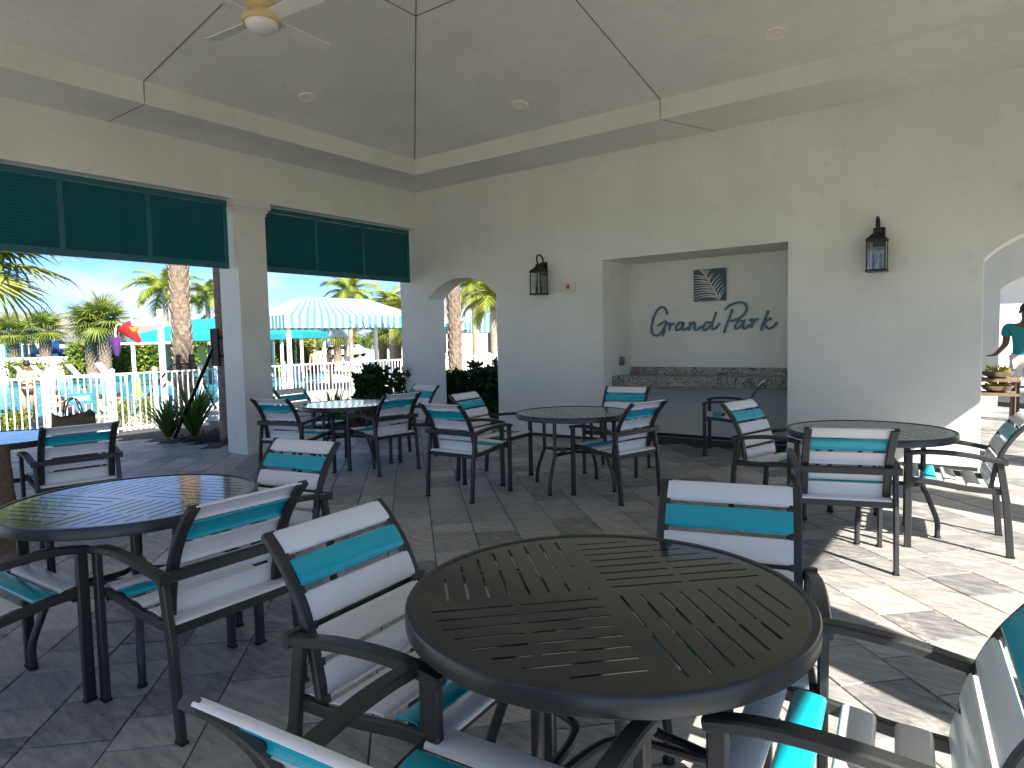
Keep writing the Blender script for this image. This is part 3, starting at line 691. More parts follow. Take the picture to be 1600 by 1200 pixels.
# ------------------------------------------------------------------ planting
def leafcloud(n, fn, size, seed, aspect=.5, normal_out=None):
    r_ = random.Random(seed); m = MB()
    for _ in range(n):
        p_, out = fn(r_); s_ = size*r_.uniform(.65, 1.25)
        d = (Vector(out)*.8+Vector((r_.uniform(-1, 1), r_.uniform(-1, 1), r_.uniform(-.6, 1)))).normalized(); sd_ = d.cross(Vector((r_.uniform(-1, 1), r_.uniform(-1, 1), r_.uniform(-1, 1)))).normalized()
        nn = sd_.cross(d); p_ = Vector(p_)
        w_ = s_*aspect/2; m.add([p_, p_+d*s_*.5+sd_*w_+nn*s_*.06, p_+d*s_, p_+d*s_*.5-sd_*w_+nn*s_*.06], [(0, 1, 2), (0, 2, 3)])
    return m
def shrub(loc, rx, ry, h, n, label, leaf=.105, mat_='clusia', seed=1, name='shrub', group=None):
    t = thing(name, loc, 0, label, 'shrub', group); r2 = random.Random(seed)
    stems = [(r2.uniform(-.75, .75)*rx, r2.uniform(-.75, .75)*ry, h*r2.uniform(.72, 1.0)) for _ in range(max(5, int(9*rx*ry/.25)))]
    sm = MB()
    for (x, y, z) in stems: sm.tube([(x*.45, y*.45, 0), (x*.8, y*.8, z*.5), (x, y, z*.93)], .011, 5, (0.3, 1, 0), scales=[1, .8, .4])
    sm.build('stems', M['barkgrey'], t)
    def fn(r_):
        x, y, z = r_.choice(stems); f_ = r_.random()**.6; a = r_.uniform(0, 2*PI); k = r_.uniform(.02, .14)*(1.15-f_*.55)
        return (x*(.45+.55*f_)+math.cos(a)*k, y*(.45+.55*f_)+math.sin(a)*k, max(.03, z*f_+r_.uniform(-.02, .05))), (math.cos(a), math.sin(a), .6)
    lf = leafcloud(n, fn, leaf, seed, .6).build('foliage', M[mat_], t, fix=False); tag(lf, kind='stuff'); return t
def strap_plant(loc, n, L_, label, seed, group='strap-leaved plants in the mulch bed'):
    t = thing('strap_leaf_plant', loc, 0, label, 'plant', group); r_ = random.Random(seed)
    for i in range(n):
        a = r_.uniform(0, 2*PI); ln = L_*r_.uniform(.65, 1.1); lean = r_.uniform(.12, .62); w_ = r_.uniform(.032, .050); m = MB(); k = 6; pts = []
        for j in range(k+1):
            f_ = j/k; out = ln*(lean*f_+.25*lean*f_*f_*f_*2); z = ln*(f_*(1-.35*lean*f_)); pts.append(Vector((math.cos(a)*(.03+out), math.sin(a)*(.03+out), z)))
        sd_ = Vector((-math.sin(a), math.cos(a), 0)); vs = []
        for j, p_ in enumerate(pts):
            ww = w_*(1-.25*j/k) if j < k-1 else (w_*.45 if j == k-1 else .002); vs += [p_-sd_*ww/2, p_-Vector((math.cos(a), math.sin(a), 0))*.006+Vector((0, 0, -.004)), p_+sd_*ww/2]
        fs = []
        for j in range(k): fs += [(3*j, 3*j+1, 3*j+4, 3*j+3), (3*j+1, 3*j+2, 3*j+5, 3*j+4)]
        m.add(vs, fs).build('leaf', M['strap'], t, fix=False)
    return t
def bed(name, pts, h, z0):
    c = Vector((sum(p[0] for p in pts)/len(pts), sum(p[1] for p in pts)/len(pts), 0)); m = MB(); n = len(pts); rr = random.Random(3)
    rings = 6
    for k in range(rings):
        f_ = 1-k/rings
        for p in pts: m.v.append((c.x+(p[0]-c.x)*f_, c.y+(p[1]-c.y)*f_, z0+h*(1-f_**2.2)+(rr.uniform(-.012, .012) if k else -.06)))
    m.v.append((c.x, c.y, z0+h))
    for k in range(rings-1):
        for i in range(n): j = (i+1) % n; m.f.append((k*n+i, k*n+j, (k+1)*n+j, (k+1)*n+i)); m.mi.append(0)
    for i in range(n): m.f.append(((rings-1)*n+i, (rings-1)*n+(i+1) % n, rings*n)); m.mi.append(0)
    o = m.build(name, M['mulch'], smooth=True); tag(o, kind='structure')
    r2 = random.Random(9); ch = MB()
    for _ in range(700):
        p = r2.choice(pts); f_ = math.sqrt(r2.random())*.97; x, y = c.x+(p[0]-c.x)*f_+r2.uniform(-.15, .15)*f_, c.y+(p[1]-c.y)*f_+r2.uniform(-.15, .15)*f_
        a = r2.uniform(0, PI); ch.box((-.03, -.008, 0), (.03, .008, .008), mtx=Matrix.Translation((x, y, z0+h*(1-f_**2.2)+.004)) @ Matrix.Rotation(a, 4, 'Z') @ Matrix.Rotation(r2.uniform(-.5, .5), 4, 'X'))
    tag(ch.build('mulch_chips', M['mulch']), kind='stuff'); return o
bedpts = smoothpath([(-.95, -2.35, 0), (-1.6, -2.75, 0), (-2.2, -3.05, 0), (-2.75, -3.0, 0), (-3.25, -2.4, 0), (-3.3, -1.5, 0), (-3.2, -.3, 0), (-2.9, 1.4, 0), (-2.2, 2.9, 0), (-1, 3.6, 0), (2.4, 3.7, 0), (2.6, .75, 0), (-.6, .62, 0), (-.75, -.6, 0)], 4)
bed('mulch_bed', [(p.x, p.y) for p in bedpts], .10, -.05)
q_ = onz(264, 684, -.05); strap_plant((q_.x, q_.y, -.04), 60, .70, 'smaller strap-leaved plant at the front tip of the mulch bed', 4)
q_ = onz(304, 684, -.05); strap_plant((q_.x, q_.y, -.02), 80, .88, 'fuller strap-leaved plant beside the braced palm trunk', 5)
strap_plant((-1.95, -1.6, .0), 30, .66, 'strap-leaved plant half hidden behind the braced palm trunk', 6)
strap_plant((-1.5, -.55, .0), 40, .70, 'strap-leaved plant seen under the column table', 8)
strap_plant((-1.25, .0, .0), 36, .62, 'strap-leaved plant next to the dark glossy shrub', 9)
q_ = at(603, 600, 11.4); shrub((q_.x, q_.y, .0), .55, .55, 1.0, 2400, 'dark glossy shrub beside the wall end, beyond the column table', seed=21)
q_ = at(566, 600, 12.2); shrub((q_.x, q_.y, .0), .45, .45, .82, 1300, 'loose dark glossy shrub nearer the fence', seed=22)
q_ = at(722, 600, 12.0); shrub((q_.x, q_.y, .0), .6, .55, .86, 3200, 'dense dark glossy shrub behind the small arch, below the thick palm trunk', seed=23)
q_ = at(768, 600, 11.6); shrub((q_.x, q_.y, .0), .65, .6, .98, 3200, 'taller dark glossy shrub behind the small arch, below the yellow fronds', seed=24)
# low shrubs inside the fence
for i, (px, py) in enumerate(((8, 684), (36, 682), (212, 660), (240, 656))):
    p_ = onz(px, py, -.16); p_.x = min(p_.x, -5.75)-.3
    shrub((p_.x, p_.y, gz(p_.x)-.07), .42, .42, .62, 800, ['low yellow green shrub behind the plain fence run before the gate hinges', 'yellow green low shrub behind the gate hinge side', 'low yellow green shrub behind the fence between gate latch and palm shrub', 'yellow green low shrub behind the fence near the big palm trunk'][i], .06, 'hedge', 40+i, 'low_shrub', 'low shrubs along the fence')

# ------------------------------------------------------------------ fence and gate
FX = -5.45; FZ = gz(FX)-.03; FH = 1.13
fence = thing('picket_fence', (FX, 0, FZ), 0, 'white metal picket fence round the pool', 'fence')
picket = MB().box((-.009, -.009, .09), (.009, .009, FH-.03)).mesh('picket', M['whitepaint'])
post = MB().box((-.032, -.032, -.1), (.032, .032, FH+.05)).add([(-.04,-.04,FH+.05),(.04,-.04,FH+.05),(.04,.04,FH+.05),(-.04,.04,FH+.05),(0,0,FH+.085)], [(0,1,4),(1,2,4),(2,3,4),(3,0,4),(3,2,1,0)]).mesh('post', M['whitepaint'])
G0, G1 = -3.42, -2.45
posts = [-11.4, -9.4, -7.4, -5.4, G0-.04, G1+.04, -1.65, -.75, 1.2, 3.2, 5.2, 7.2, 9.2, 11.2]
for y in posts: link('post', post, fence, Matrix.Translation((0, y, 0)))
rl = MB()
for (a, b) in ((-11.4, G0-.06), (G1+.06, 11.2)):
    for z in (.09, FH-.03): rl.box((-.014, a, z-.018), (.014, b, z+.018))
rl.build('rail', M['whitepaint'], fence)
y = -11.3
while y < 11.1:
    if not (G0-.1 < y < G1+.1) and all(abs(y-p) > .06 for p in posts): link('picket', picket, fence, Matrix.Translation((0, y, 0)))
    y += .105
gate = thing('pool_gate', (FX, 0, FZ), 0, 'white picket pool gate with a small blue sign', 'gate')
gr = MB()
for z in (.09, FH-.03): gr.box((-.015, G0+.03, z-.022), (.015, G1-.03, z+.022))
for yy in (G0+.03, G1-.07): gr.box((-.016, yy, .05), (.016, yy+.045, FH+.02))
gr.build('gate_frame', M['whitepaint'], gate)
y = G0+.14
while y < G1-.1: link('picket', picket, gate, Matrix.Translation((0, y, 0))); y += .1
gs = MB().box((.02, -3.12, .62), (.03, -2.78, .80)).build('sign_plate', M['bluesign'], gate); MB().box((.0302, -3.08, .665), (.032, -2.82, .745)).build('white_panel', M['whitepaint'], gs)
MB().box((-.03, G1-.06, .62), (.05, G1+.0, .74)).build('latch', M['whitepaint'], gate)

# ------------------------------------------------------------------ pool
PZ = -.30
pool = MB(); pp = smoothpath([(-9.2, -12, 0), (-8.8, -4, 0), (-9.3, -1.0, 0), (-11.0, 2.0, 0), (-12.5, 6, 0), (-20, 14, 0), (-32, 20, 0), (-46, 14, 0), (-48, 2, 0), (-46, -14, 0), (-30, -24, 0), (-12, -22, 0), (-9.2, -12, 0)], 6)[:-1]
wv, wt = cdt_plate([(p.x, p.y) for p in pp], [])
pool.add([(x, y_, PZ-.045) for x, y_ in wv], wt)
tag(pool.build('pool_water', M['water'], fix=False), kind='structure')
cp = MB().sweep([(p.x, p.y, PZ-.02) for p in pp], [(-.17, -.05), (.17, -.05), (.17, .0), (-.17, .0)], closed=True).build('pool_coping', M['deck']); tag(cp, kind='structure')
# ledge (sun shelf) near the gate
tag(MB().box((-12.6, -3.6, PZ-.3), (-10.2, -1.5, PZ-.035)).build('pool_ledge', M['ledge']), kind='structure')

# ------------------------------------------------------------------ palms
def fan_leaf_mesh(r_, seed):
    m = MB(); rr = random.Random(seed); n = 26
    m.bar([(0, 0, 0), (.0, .45*r_, .06*r_), (0, .62*r_, .04*r_)], .03*r_+.008, .02*r_+.004)
    c = Vector((0, .58*r_, .05*r_))
    for i in range(n):
        a = math.radians(-128+256*i/(n-1)); ln = r_*(.92-.25*abs(i/(n-1)-.5))*rr.uniform(.88, 1.06); d = Vector((math.sin(a), math.cos(a), 0)); sd_ = Vector((d.y, -d.x, 0)); w_ = .062*r_
        zz = [.02, .0, -.16*rr.uniform(.7, 1.4), -.42*rr.uniform(.6, 1.5)]; rad = [.02, .42, .78, 1.0]; ww = [.3, 1, .6, .06]; vs = []
        for k in range(4):
            p_ = c+d*(ln*rad[k])+Vector((0, 0, zz[k]*ln*.55)); vs += [p_-sd_*w_*ww[k]/2+Vector((0,0,.018*r_*ww[k])), p_, p_+sd_*w_*ww[k]/2+Vector((0,0,.018*r_*ww[k]))]
        fs = []
        for k in range(3): fs += [(3*k, 3*k+1, 3*k+4, 3*k+3), (3*k+1, 3*k+2, 3*k+5, 3*k+4)]
        m.add(vs, fs)
    return m.mesh('frond', M['fan'])
def feather_mesh(r_, seed):
    m = MB(); rr = random.Random(seed); n = 30; pts = []
    for i in range(n+1):
        f_ = i/n; pts.append(Vector((0, r_*(f_-.18*f_**3), r_*(.42*f_-.72*f_*f_))))
    m.tube(pts, .016*r_, 5, (1, 0, 0), scales=[1-.85*i/n for i in range(n+1)])
    for i in range(3, n+1):
        f_ = i/n; p_ = pts[i]; tg = (pts[i]-pts[i-1]).normalized(); ln = r_*.36*math.sin(PI*(.12+.82*f_))**.8*rr.uniform(.85, 1.1)
        for s in (-1, 1):
            d = (Vector((s, 0, 0))*.8+tg*.62+Vector((0, 0, -.22+rr.uniform(-.2, .15)))).normalized(); w_ = .032*r_; e = tg*w_/2; q1 = p_+d*ln*.5+Vector((0, 0, -.02*r_)); q2_ = p_+d*ln+Vector((0, 0, -.14*ln-.03*r_))
            m.add([p_-e, p_+e, q1+e*.9, q1-e*.9, q2_], [(0, 1, 2, 3), (3, 2, 4)])
    return m.mesh('frond', M['feather'])
FAN = [fan_leaf_mesh(1.0, s) for s in (1, 2, 3)]; FEA = [feather_mesh(1.0, s) for s in (1, 2, 3)]
def palm(base, h, rad, kind, label, trunk=.15, nf=22, seed=0, boots=False, lean=(0, 0), group=None, crown=True):
    t = thing('palm_tree', base, 0, label, 'palm', group); rr = random.Random(seed); top = Vector((lean[0], lean[1], h)); m = MB()
    path = [Vector((lean[0]*f_*f_, lean[1]*f_*f_, h*f_)) for f_ in [i/8 for i in range(9)]]
    m.tube(path, trunk, 14, (0, 1, 0), scales=[1.12, 1.0, .98, .97, .96, .95, .93, .9, .85])
    if boots:
        rows = int(h/.13)
        for j in range(rows):
            z = .35+j*.13
            if z > h-.1: break
            for i in range(7):
                a = 2*PI*(i+.5*(j % 2))/7+rr.uniform(-.1, .1); e = Vector((math.cos(a), math.sin(a), 0)); sd_ = Vector((-e.y, e.x, 0)); c = Vector((lean[0]*(z/h)**2, lean[1]*(z/h)**2, z)); w_ = trunk*.46; o_ = rr.uniform(.03, .07); hh = rr.uniform(.16, .24)
                b0, b1 = c+e*trunk*.9, c+e*(trunk*.98+o_)+Vector((0, 0, hh))
                m.add([b0-sd_*w_, b0+sd_*w_, b1+sd_*w_*.5, b1-sd_*w_*.5, b1+sd_*w_*.45-e*.035, b1-sd_*w_*.45-e*.035], [(0,1,2,3),(3,2,4,5),(1,4,2),(0,3,5)])
    m.build('trunk', M['bark'] if kind == 'fan' else M['barkgrey'], t, not boots)
    if crown:
        for i in range(nf):
            f_ = i/nf; a = i*2.399+rr.uniform(-.2, .2); pitch = math.radians(82-(128 if kind == 'fan' else 95)*f_**.9)+rr.uniform(-.12, .12)
            me = (FAN if kind == 'fan' else FEA)[i % 3]; s_ = rad*rr.uniform(.85, 1.1)
            link('frond', me, t, Matrix.Translation(top+Vector((0, 0, -.05*rad*f_))) @ Matrix.Rotation(a, 4, 'Z') @ Matrix.Rotation(pitch if kind == 'fan' else pitch-.3, 4, 'X') @ Matrix.Scale(s_, 4))
    return t
def gp(px, py, z=PZ): p_ = onz(px, py, z); return (p_.x, p_.y, z-.08)
def hz_at(px, dist, z=PZ): p_ = at(px, 545, dist); return (p_.x, p_.y, z-.08)
q_ = onz(291, 645, -.24); palm((q_.x, q_.y, -.30), 5.4, 1.1, 'fan', 'big boot-covered palm trunk standing behind the fence with black straps', .20, 16, 1, True)
q_ = onz(358, 688, -.05); tw = palm((q_.x, q_.y, -.03), 5.6, 1.2, 'fan', 'palm trunk in the mulch bed propped by a dark brace beside the column', .115, 14, 2)
def brace(root, pts, name='brace'): MB().bar(pts, .05, .05, (0.2, .3, 1)).build(name, M['black'], root)
brace(tw, [(.0, -.10, 1.55), (-.95, -.35, .0)]); brace(tw, [(.02, .10, 1.5), (.4, .95, .0)])
stp = MB(); stp.lathe([(.145, 1.25), (.150, 1.25), (.150, 1.29), (.145, 1.29)], (0,0,0), 16); stp.lathe([(.145, 1.52), (.150, 1.52), (.150, 1.56), (.145, 1.56)], (0,0,0), 16)
for a in range(5): stp.box((.148, -.045, 1.12), (.185, .045, 1.68), mtx=Matrix.Rotation(a*2*PI/5, 4, 'Z'))
stp.build('batten', M['black'], tw)
bt_ = [o for o in col.objects if o.get('label', '').startswith('big boot')][0]
st2 = MB()
for a in range(5): st2.box((.225, -.05, 1.05), (.265, .05, 1.5), mtx=Matrix.Rotation(a*2*PI/5+.3, 4, 'Z'))
st2.lathe([(.27, 1.25), (.275, 1.25), (.275, 1.29), (.27, 1.29)], (0,0,0), 18); st2.build('batten', M['black'], bt_)
brace(bt_, [(-.1, -.2, 1.3), (-.6, -1.0, .05)]); brace(bt_, [(.1, .2, 1.3), (-.4, 1.0, .05)])
p_ = at(-46, 545, 14.2); palm((p_.x, p_.y, gz(p_.x)-.08), 3.15, 1.15, 'fan', 'fan palm with large drooping leaves beside the pool gate', .16, 18, 3)
for i, (px, d, h, r_, lb) in enumerate((( 143, 47, 3.1, 1.25, 'shorter of two close fan palms before the long hedge'), (163, 46, 3.4, 1.3, 'taller of two close fan palms before the long hedge'), (20, 56, 2.9, 1.15, 'fan palm beside the playground tower, away from the spotted dome'), (71, 55, 3.1, 1.2, 'fan palm between the playground tower and the spotted dome'))):
    palm(hz_at(px, d), h, r_, 'fan', lb, .32, 22, 10+i, True)
for i, (px, d, h, r_, lb) in enumerate(((262, 34, 4.4, 1.75, 'feather palm rising behind the big boot-covered trunk'), (328, 36, 4.3, 1.5, 'yellowish feather palm above the teal canopy'), (549, 36, 4.4, 1.8, 'feather palm rising over the striped cabana roof'),
        (612, 33, 3.6, 1.5, 'yellow green feather palm at the wall side of the striped cabana'), (640, 30, 3.0, 1.7, 'low spreading feather palm behind the striped cabana'), (743, 26, 3.9, 1.25, 'slim feather palm seen through the small arch'),
        (772, 22, 3.1, 1.3, 'low yellowish feather palm before the house seen through the small arch'), (492, 60, 3.2, 1.6, 'distant feather palm under the cabana roof'), (470, 48, 2.8, 1.5, 'distant feather palm beside the second cabana'))):
    palm(hz_at(px, d), h, r_, 'feather', lb, .12, 20, 30+i)
palm(hz_at(711, 18.5, -.2), 6.0, 1.3, 'fan', 'thick pale palm trunk just outside the small arch', .165, 12, 50, True)
for i, (px, d) in enumerate(((527, 52), (543, 56), (598, 47), (620, 44), (655, 40))):
    palm(hz_at(px, d), 2.6, 1.3, 'fan', ['fan palm far behind the cabana, before the nearer parked car', 'fan palm far behind the cabana beside the parked cars', 'dark fan palm behind the cabana post', 'dark fan palm right behind the cabana corner', 'dark fan palm beyond the wall end'][i], .26, 22, 60+i, True)

# hedges
def hedge(p0, p1, h, d, n, label, seed, leaf=.16):
    p0, p1 = Vector(p0), Vector(p1); t = thing('hedge', (p0.x, p0.y, PZ-.08), 0, label, 'hedge'); dv = p1-p0; ln = dv.length; dv.normalize(); nv = Vector((-dv.y, dv.x, 0))
    core = MB(); ang = math.atan2(dv.y, dv.x); core.box((.1, -d/2+.12, 0), (ln-.1, d/2-.12, h-.15), mtx=Matrix.Rotation(ang, 4, 'Z')); core.build('branches', M['clusia'], t)
    def fn(r_):
        a = r_.uniform(0, ln); s = r_.choice((0, 0, 1, 2)); z = r_.uniform(.02, h)
        if s < 2: q_ = dv*a+nv*((d/2) if r_.random() < .5 else -d/2)*r_.uniform(.8, 1.1); q_.z = z; o = nv*(1 if r_.random() < .5 else -1)
        else: q_ = dv*a+nv*r_.uniform(-d/2, d/2); q_.z = h+r_.uniform(-.15, .15); o = Vector((0, 0, 1))
        return q_, o
    tag(leafcloud(n, fn, leaf, seed, .6).build('foliage', M['hedge'], t, fix=False), kind='stuff')
a, b = at(116, 560, 52), at(318, 560, 47); hedge((a.x, a.y, 0), (b.x, b.y, 0), 1.95, 1.4, 6500, 'long clipped yellow green hedge beyond the pool', 1, .26)
a, b = at(395, 560, 40), at(480, 560, 44); hedge((a.x, a.y, 0), (b.x, b.y, 0), 1.9, 1.3, 3000, 'clipped hedge behind the teal and striped canopies', 2, .22)
for i, (px, d, lb) in enumerate(((25, 44, 'round yellow green bush before the playground fence, below the tower'), (46, 43, 'round yellow green bush beside the standing bather, far side'), (112, 44, 'round yellow green bush below the spotted dome'))):
    q_ = hz_at(px, d); shrub(q_, .95, .8, 1.15, 700, lb, .2, 'hedge', 70+i, 'round_bush')
# a far tree line that reads as one mass
tl = MB(); rr = random.Random(77)
def fn(r_):
    px = r_.uniform(-200, 1000); d = r_.uniform(150, 210); q_ = at(px, 545, d); z = r_.random()**1.4*(5.0+2.5*math.sin(px*.021)+1.5*math.sin(px*.063)); return (q_.x, q_.y, z-.4), (0, 0, 1)
tag(leafcloud(9000, fn, 1.6, 5, .8).build('distant_trees', M['clusia'], fix=False), kind='stuff')

# ------------------------------------------------------------------ canopies and cabanas
def cabana(px, dist, w, d, zv, zr, label, striped=True, rz=None, vh=.42, name='cabana'):
    q_ = hz_at(px, dist); t = thing(name, q_, (rz if rz is not None else YAW*-1+0), label, 'cabana'); 
    for sx_ in (-1, 1):
        for sy_ in (-1, 1): MB().box((sx_*(w/2-.15)-.055, sy_*(d/2-.15)-.055, 0), (sx_*(w/2-.15)+.055, sy_*(d/2-.15)+.055, zv+.1)).build('post', M['whitepaint'], t)
    m = MB(); rl_ = max(.05, (w-d)/2) if w > d else .05
    def side(a, b, c, e, n):                     # eave a->b, ridge c->e split in stripes
        a, b, c, e = map(Vector, (a, b, c, e))
        for i in range(n):
            f0, f1 = i/n, (i+1)/n; mi = (i % 2) if striped else 1
            m.add([a.lerp(b, f0), a.lerp(b, f1), c.lerp(e, f1), c.lerp(e, f0)], [(0,1,2,3)], mi)
            m.add([a.lerp(b, f0), a.lerp(b, f1), a.lerp(b, f1)-Vector((0,0,vh)), a.lerp(b, f0)-Vector((0,0,vh))], [(0,1,2,3)], mi)
    x, y_ = w/2, d/2; z0 = zv+vh
    R0, R1 = (-rl_, 0, zr), (rl_, 0, zr)
    side((-x,-y_,z0), (x,-y_,z0), R0, R1, 41); side((x,y_,z0), (-x,y_,z0), R1, R0, 41)
    side((x,-y_,z0), (x,y_,z0), R1, R1, 25); side((-x,y_,z0), (-x,-y_,z0), R0, R0, 25)
    o = m.build('canopy', [M['cwhite'], M['cstripe']] if striped else [M['cwhite'], M['teal_canvas']], t, fix=False); return t
ZD = -PZ+.08
c0, c1 = Vector(hz_at(449, 22.6)), Vector(hz_at(660, 25.8)); dv = c1-c0; ang = math.atan2(dv.y, dv.x); cc = (c0+c1)*.5+Vector((-math.sin(ang), math.cos(ang), 0))*1.45
cb = cabana(548, 24, dv.length, 2.9, 1.92+.38, 3.42, 'large aqua and white striped cabana by the pool', True, ang); cb.location = (cc.x, cc.y, PZ-.08)
cabana(487, 40, 3.6, 3.0, 2.1, 3.3, 'smaller pale striped cabana behind the large one', True, .5)
cabana(752, 30, 4.6, 3.0, 2.1, 3.2, 'pale striped cabana seen through the small arch', True, .3)
cabana(330, 33, 5.2, 4.0, 2.0, 3.0, 'solid teal canopy behind the braced palm trunk', False, .5, .25, 'shade_canopy')
cabana(448, 36, 3.2, 3.0, 2.05, 2.9, 'solid teal canopy between the column and the striped cabana post', False, .5, .3, 'shade_canopy')

# ------------------------------------------------------------------ loungers
def lounger():
    t = thing('pool_lounger'); w_ = M['whitepaint']; m = MB()
    for s in (-1, 1): m.bar([(s*.3, -.95, .34), (s*.3, .35, .34)], .04, .05)
    for s in (-1, 1):
        for y_ in (-.8, .25): m.bar([(s*.3, y_, 0), (s*.3, y_, .34)], .04, .04, (0, 1, 0))
    m.build('frame', w_, t); MB().box((-.3, -.95, .365), (.3, .3, .40)).build('seat', w_, t)
    MB().box((-.3, 0, 0), (.3, .78, .04), mtx=Matrix.Translation((0, .3, .37)) @ Matrix.Rotation(math.radians(52), 4, 'X')).build('backrest', w_, t); return t
lp = lounger(); lu = False
for (px, d, rz, lb) in ((18, 40, 2.6, 'white pool lounger on the far deck before the playground tower palm'), (52, 40, 2.6, 'white pool lounger on the far deck straight behind the standing bather'), (78, 40, 2.5, 'white pool lounger below the spotted dome, far deck'),
        (131, 40, 2.4, 'white pool lounger near the paired fan palms, far deck'), (174, 41, 2.2, 'white pool lounger below the purple bucket, far deck'), (468, 27, 1.4, 'white pool lounger beside the near cabana post by the column'),
        (585, 26, 1.2, 'white pool lounger under the large cabana towards the arched wall'), (607, 25, 1.2, 'white pool lounger before the cabana post nearest the arched wall'), (424, 28, 1.6, 'white pool lounger next to the column, before the teal canopy')):
    o = lp if not lu else copy_tree(lp); lu = True; o.location = hz_at(px, d); o.rotation_euler = (0, 0, rz); tag(o, lb, 'lounger', 'white pool loungers')

# ------------------------------------------------------------------ splash buckets
sp_ = thing('splash_feature', hz_at(253, 18.6, PZ-.05), 0, 'white splash pole carrying purple, red, yellow and white tipping buckets', 'water toy')
base = Vector(sp_.location); rd = Vector((rt.x, rt.y, 0)).normalized()
MB().tube([(0, 0, 0), (0, 0, 2.75)], .075, 12, (0, 1, 0)).build('pole', M['whitepaint'], sp_, True)
ar = MB()
for z, a, b in ((1.92, -1.2, .7), (2.38, -.75, .55)): ar.tube([rd*a+Vector((0,0,z)), rd*b+Vector((0,0,z))], .03, 8)
for a in (-1.12, -.7, .45): ar.tube(smoothpath([rd*a+Vector((0,0,1.92 if a < -1 else 2.38)), rd*(a+.0)+Vector((0,0,2.3 if a < -1 else 2.62)), rd*(a+.12)+Vector((0,0,2.42 if a < -1 else 2.72)), rd*(a+.22)+Vector((0,0,2.3 if a < -1 else 2.6))], 4), .018, 6, (.3, .8, .1))
ar.build('arm', M['whitepaint'], sp_)
def bucket(off, z, mt, tilt, s=1.0):
    m = MB().lathe([(.02, 0), (.05, .02), (.165, .46), (.172, .47), (.155, .465), (.03, .05)], (0, 0, 0), 20)
    o = m.build('bucket', M[mt], sp_, True); o.matrix_local = Matrix.Translation(rd*off+Vector((0, 0, z))) @ Matrix.Rotation(tilt, 4, fw) @ Matrix.Scale(s, 4)
bucket(-1.12, 1.62, 'purple', 0); bucket(-.52, 1.95, 'red', -.75, 1.15); bucket(-.72, 1.98, 'yellow', .1, .75); bucket(.42, 1.66, 'whitepaint', .1, 1.15)
tag(MB().lathe([(0, 0), (.28, 0), (.30, .06), (.12, .12), (.085, .16), (.085, .62), (.06, .66), (0, .66)], gp(217, 616, PZ-.03), 20).build('spray_post', M['yellow'], None, True), 'short yellow spray post on a round base in the pool', 'water toy')

# ------------------------------------------------------------------ playground, houses, cars
def tower():
    t = thing('playground_tower', hz_at(46, 60), .3, 'playground tower with dark blue domed roof and aqua panels', 'playground')
    for sx_ in (-1, 1):
        for sy_ in (-1, 1): MB().tube([(sx_*1.0, sy_*1.0, 0), (sx_*1.0, sy_*1.0, 2.9)], .09, 8, (0, 1, 0)).build('post', M['aqua'], t)
    MB().lathe([(1.65, 2.85), (1.5, 3.2), (1.0, 3.6), (.4, 3.85), (0, 3.9)], (0,0,0), 8).build('roof', M['navy'], t)
    MB().box((-1, -1, 1.1), (1, 1, 1.22)).build('deck', M['navy'], t); MB().box((-.6, -1.08, 1.22), (.6, -1.0, 2.3)).build('panel', M['aqua'], t)
tower()
dm = thing('climbing_dome', hz_at(90, 60), .2, 'dark blue climbing dome with white spots', 'playground'); dome = MB(); dome.lathe([(1.7, .2), (1.9, .9), (1.6, 1.7), (1.0, 2.2), (.0, 2.45)], (0,0,0), 10); dome.build('shell', M['navy'], dm)
spots = MB()
for i in range(10):
    for z, r_ in ((.55, 1.83), (1.3, 1.79), (1.95, 1.34)):
        a = 2*PI*(i+.5+(.5 if z == 1.3 else 0))/10; e = Vector((math.cos(a), math.sin(a), 0)); spots.box((-.02, -.16, -.16), (.02, .16, .16), mtx=Matrix.Translation(e*r_*.985+Vector((0,0,z))) @ Matrix.Rotation(a, 4, 'Z'))
spots.build('spot_panels', M['whitepaint'], dm)
pf = thing('playground_fence', hz_at(65, 52), 0, 'long white picket fence in front of the playground', 'fence'); m = MB(); a, b = Vector(hz_at(-30, 52))-Vector(pf.location), Vector(hz_at(126, 53))-Vector(pf.location)
n = 110
for i in range(n): q_ = a.lerp(b, i/(n-1)); m.box((q_.x-.03, q_.y-.03, 0), (q_.x+.03, q_.y+.03, 1.25))
tag(m.build('picket_row', M['whitepaint'], pf, fix=False), kind='stuff'); MB().bar([a+Vector((0,0,1.25)), b+Vector((0,0,1.25))], .05, .08).build('top_rail', M['whitepaint'], pf)
def house(px, dist, w, d, hw, hr, rz, label):
    t = thing('house', hz_at(px, dist), rz, label, 'house'); MB().box((-w/2, -d/2, 0), (w/2, d/2, hw)).build('wall', M['housewall'], t)
    r_ = MB(); e = .6; k = max(.1, (w-d)/2)
    r_.add([(-w/2-e,-d/2-e,hw),(w/2+e,-d/2-e,hw),(w/2+e,d/2+e,hw),(-w/2-e,d/2+e,hw),(-k,0,hw+hr),(k,0,hw+hr)], [(0,1,5,4),(1,2,5),(2,3,4,5),(3,0,4),(3,2,1,0)]); r_.build('roof', M['roof'], t)
    for i in range(3):
        x = -w/2+w*(i+.5)/3; wn = MB().box((x-.7, -d/2-.04, 1.0), (x+.7, -d/2-.004, 2.3)).build('window', M['window'], t)
        fr = MB(); fr.box((x-.78, -d/2-.06, .92), (x+.78, -d/2-.041, 1.0)); fr.box((x-.78, -d/2-.06, 2.3), (x+.78, -d/2-.041, 2.38)); fr.box((x-.03, -d/2-.06, 1.0), (x+.03, -d/2-.041, 2.3)); fr.build('window_frame', M['whitepaint'], wn)
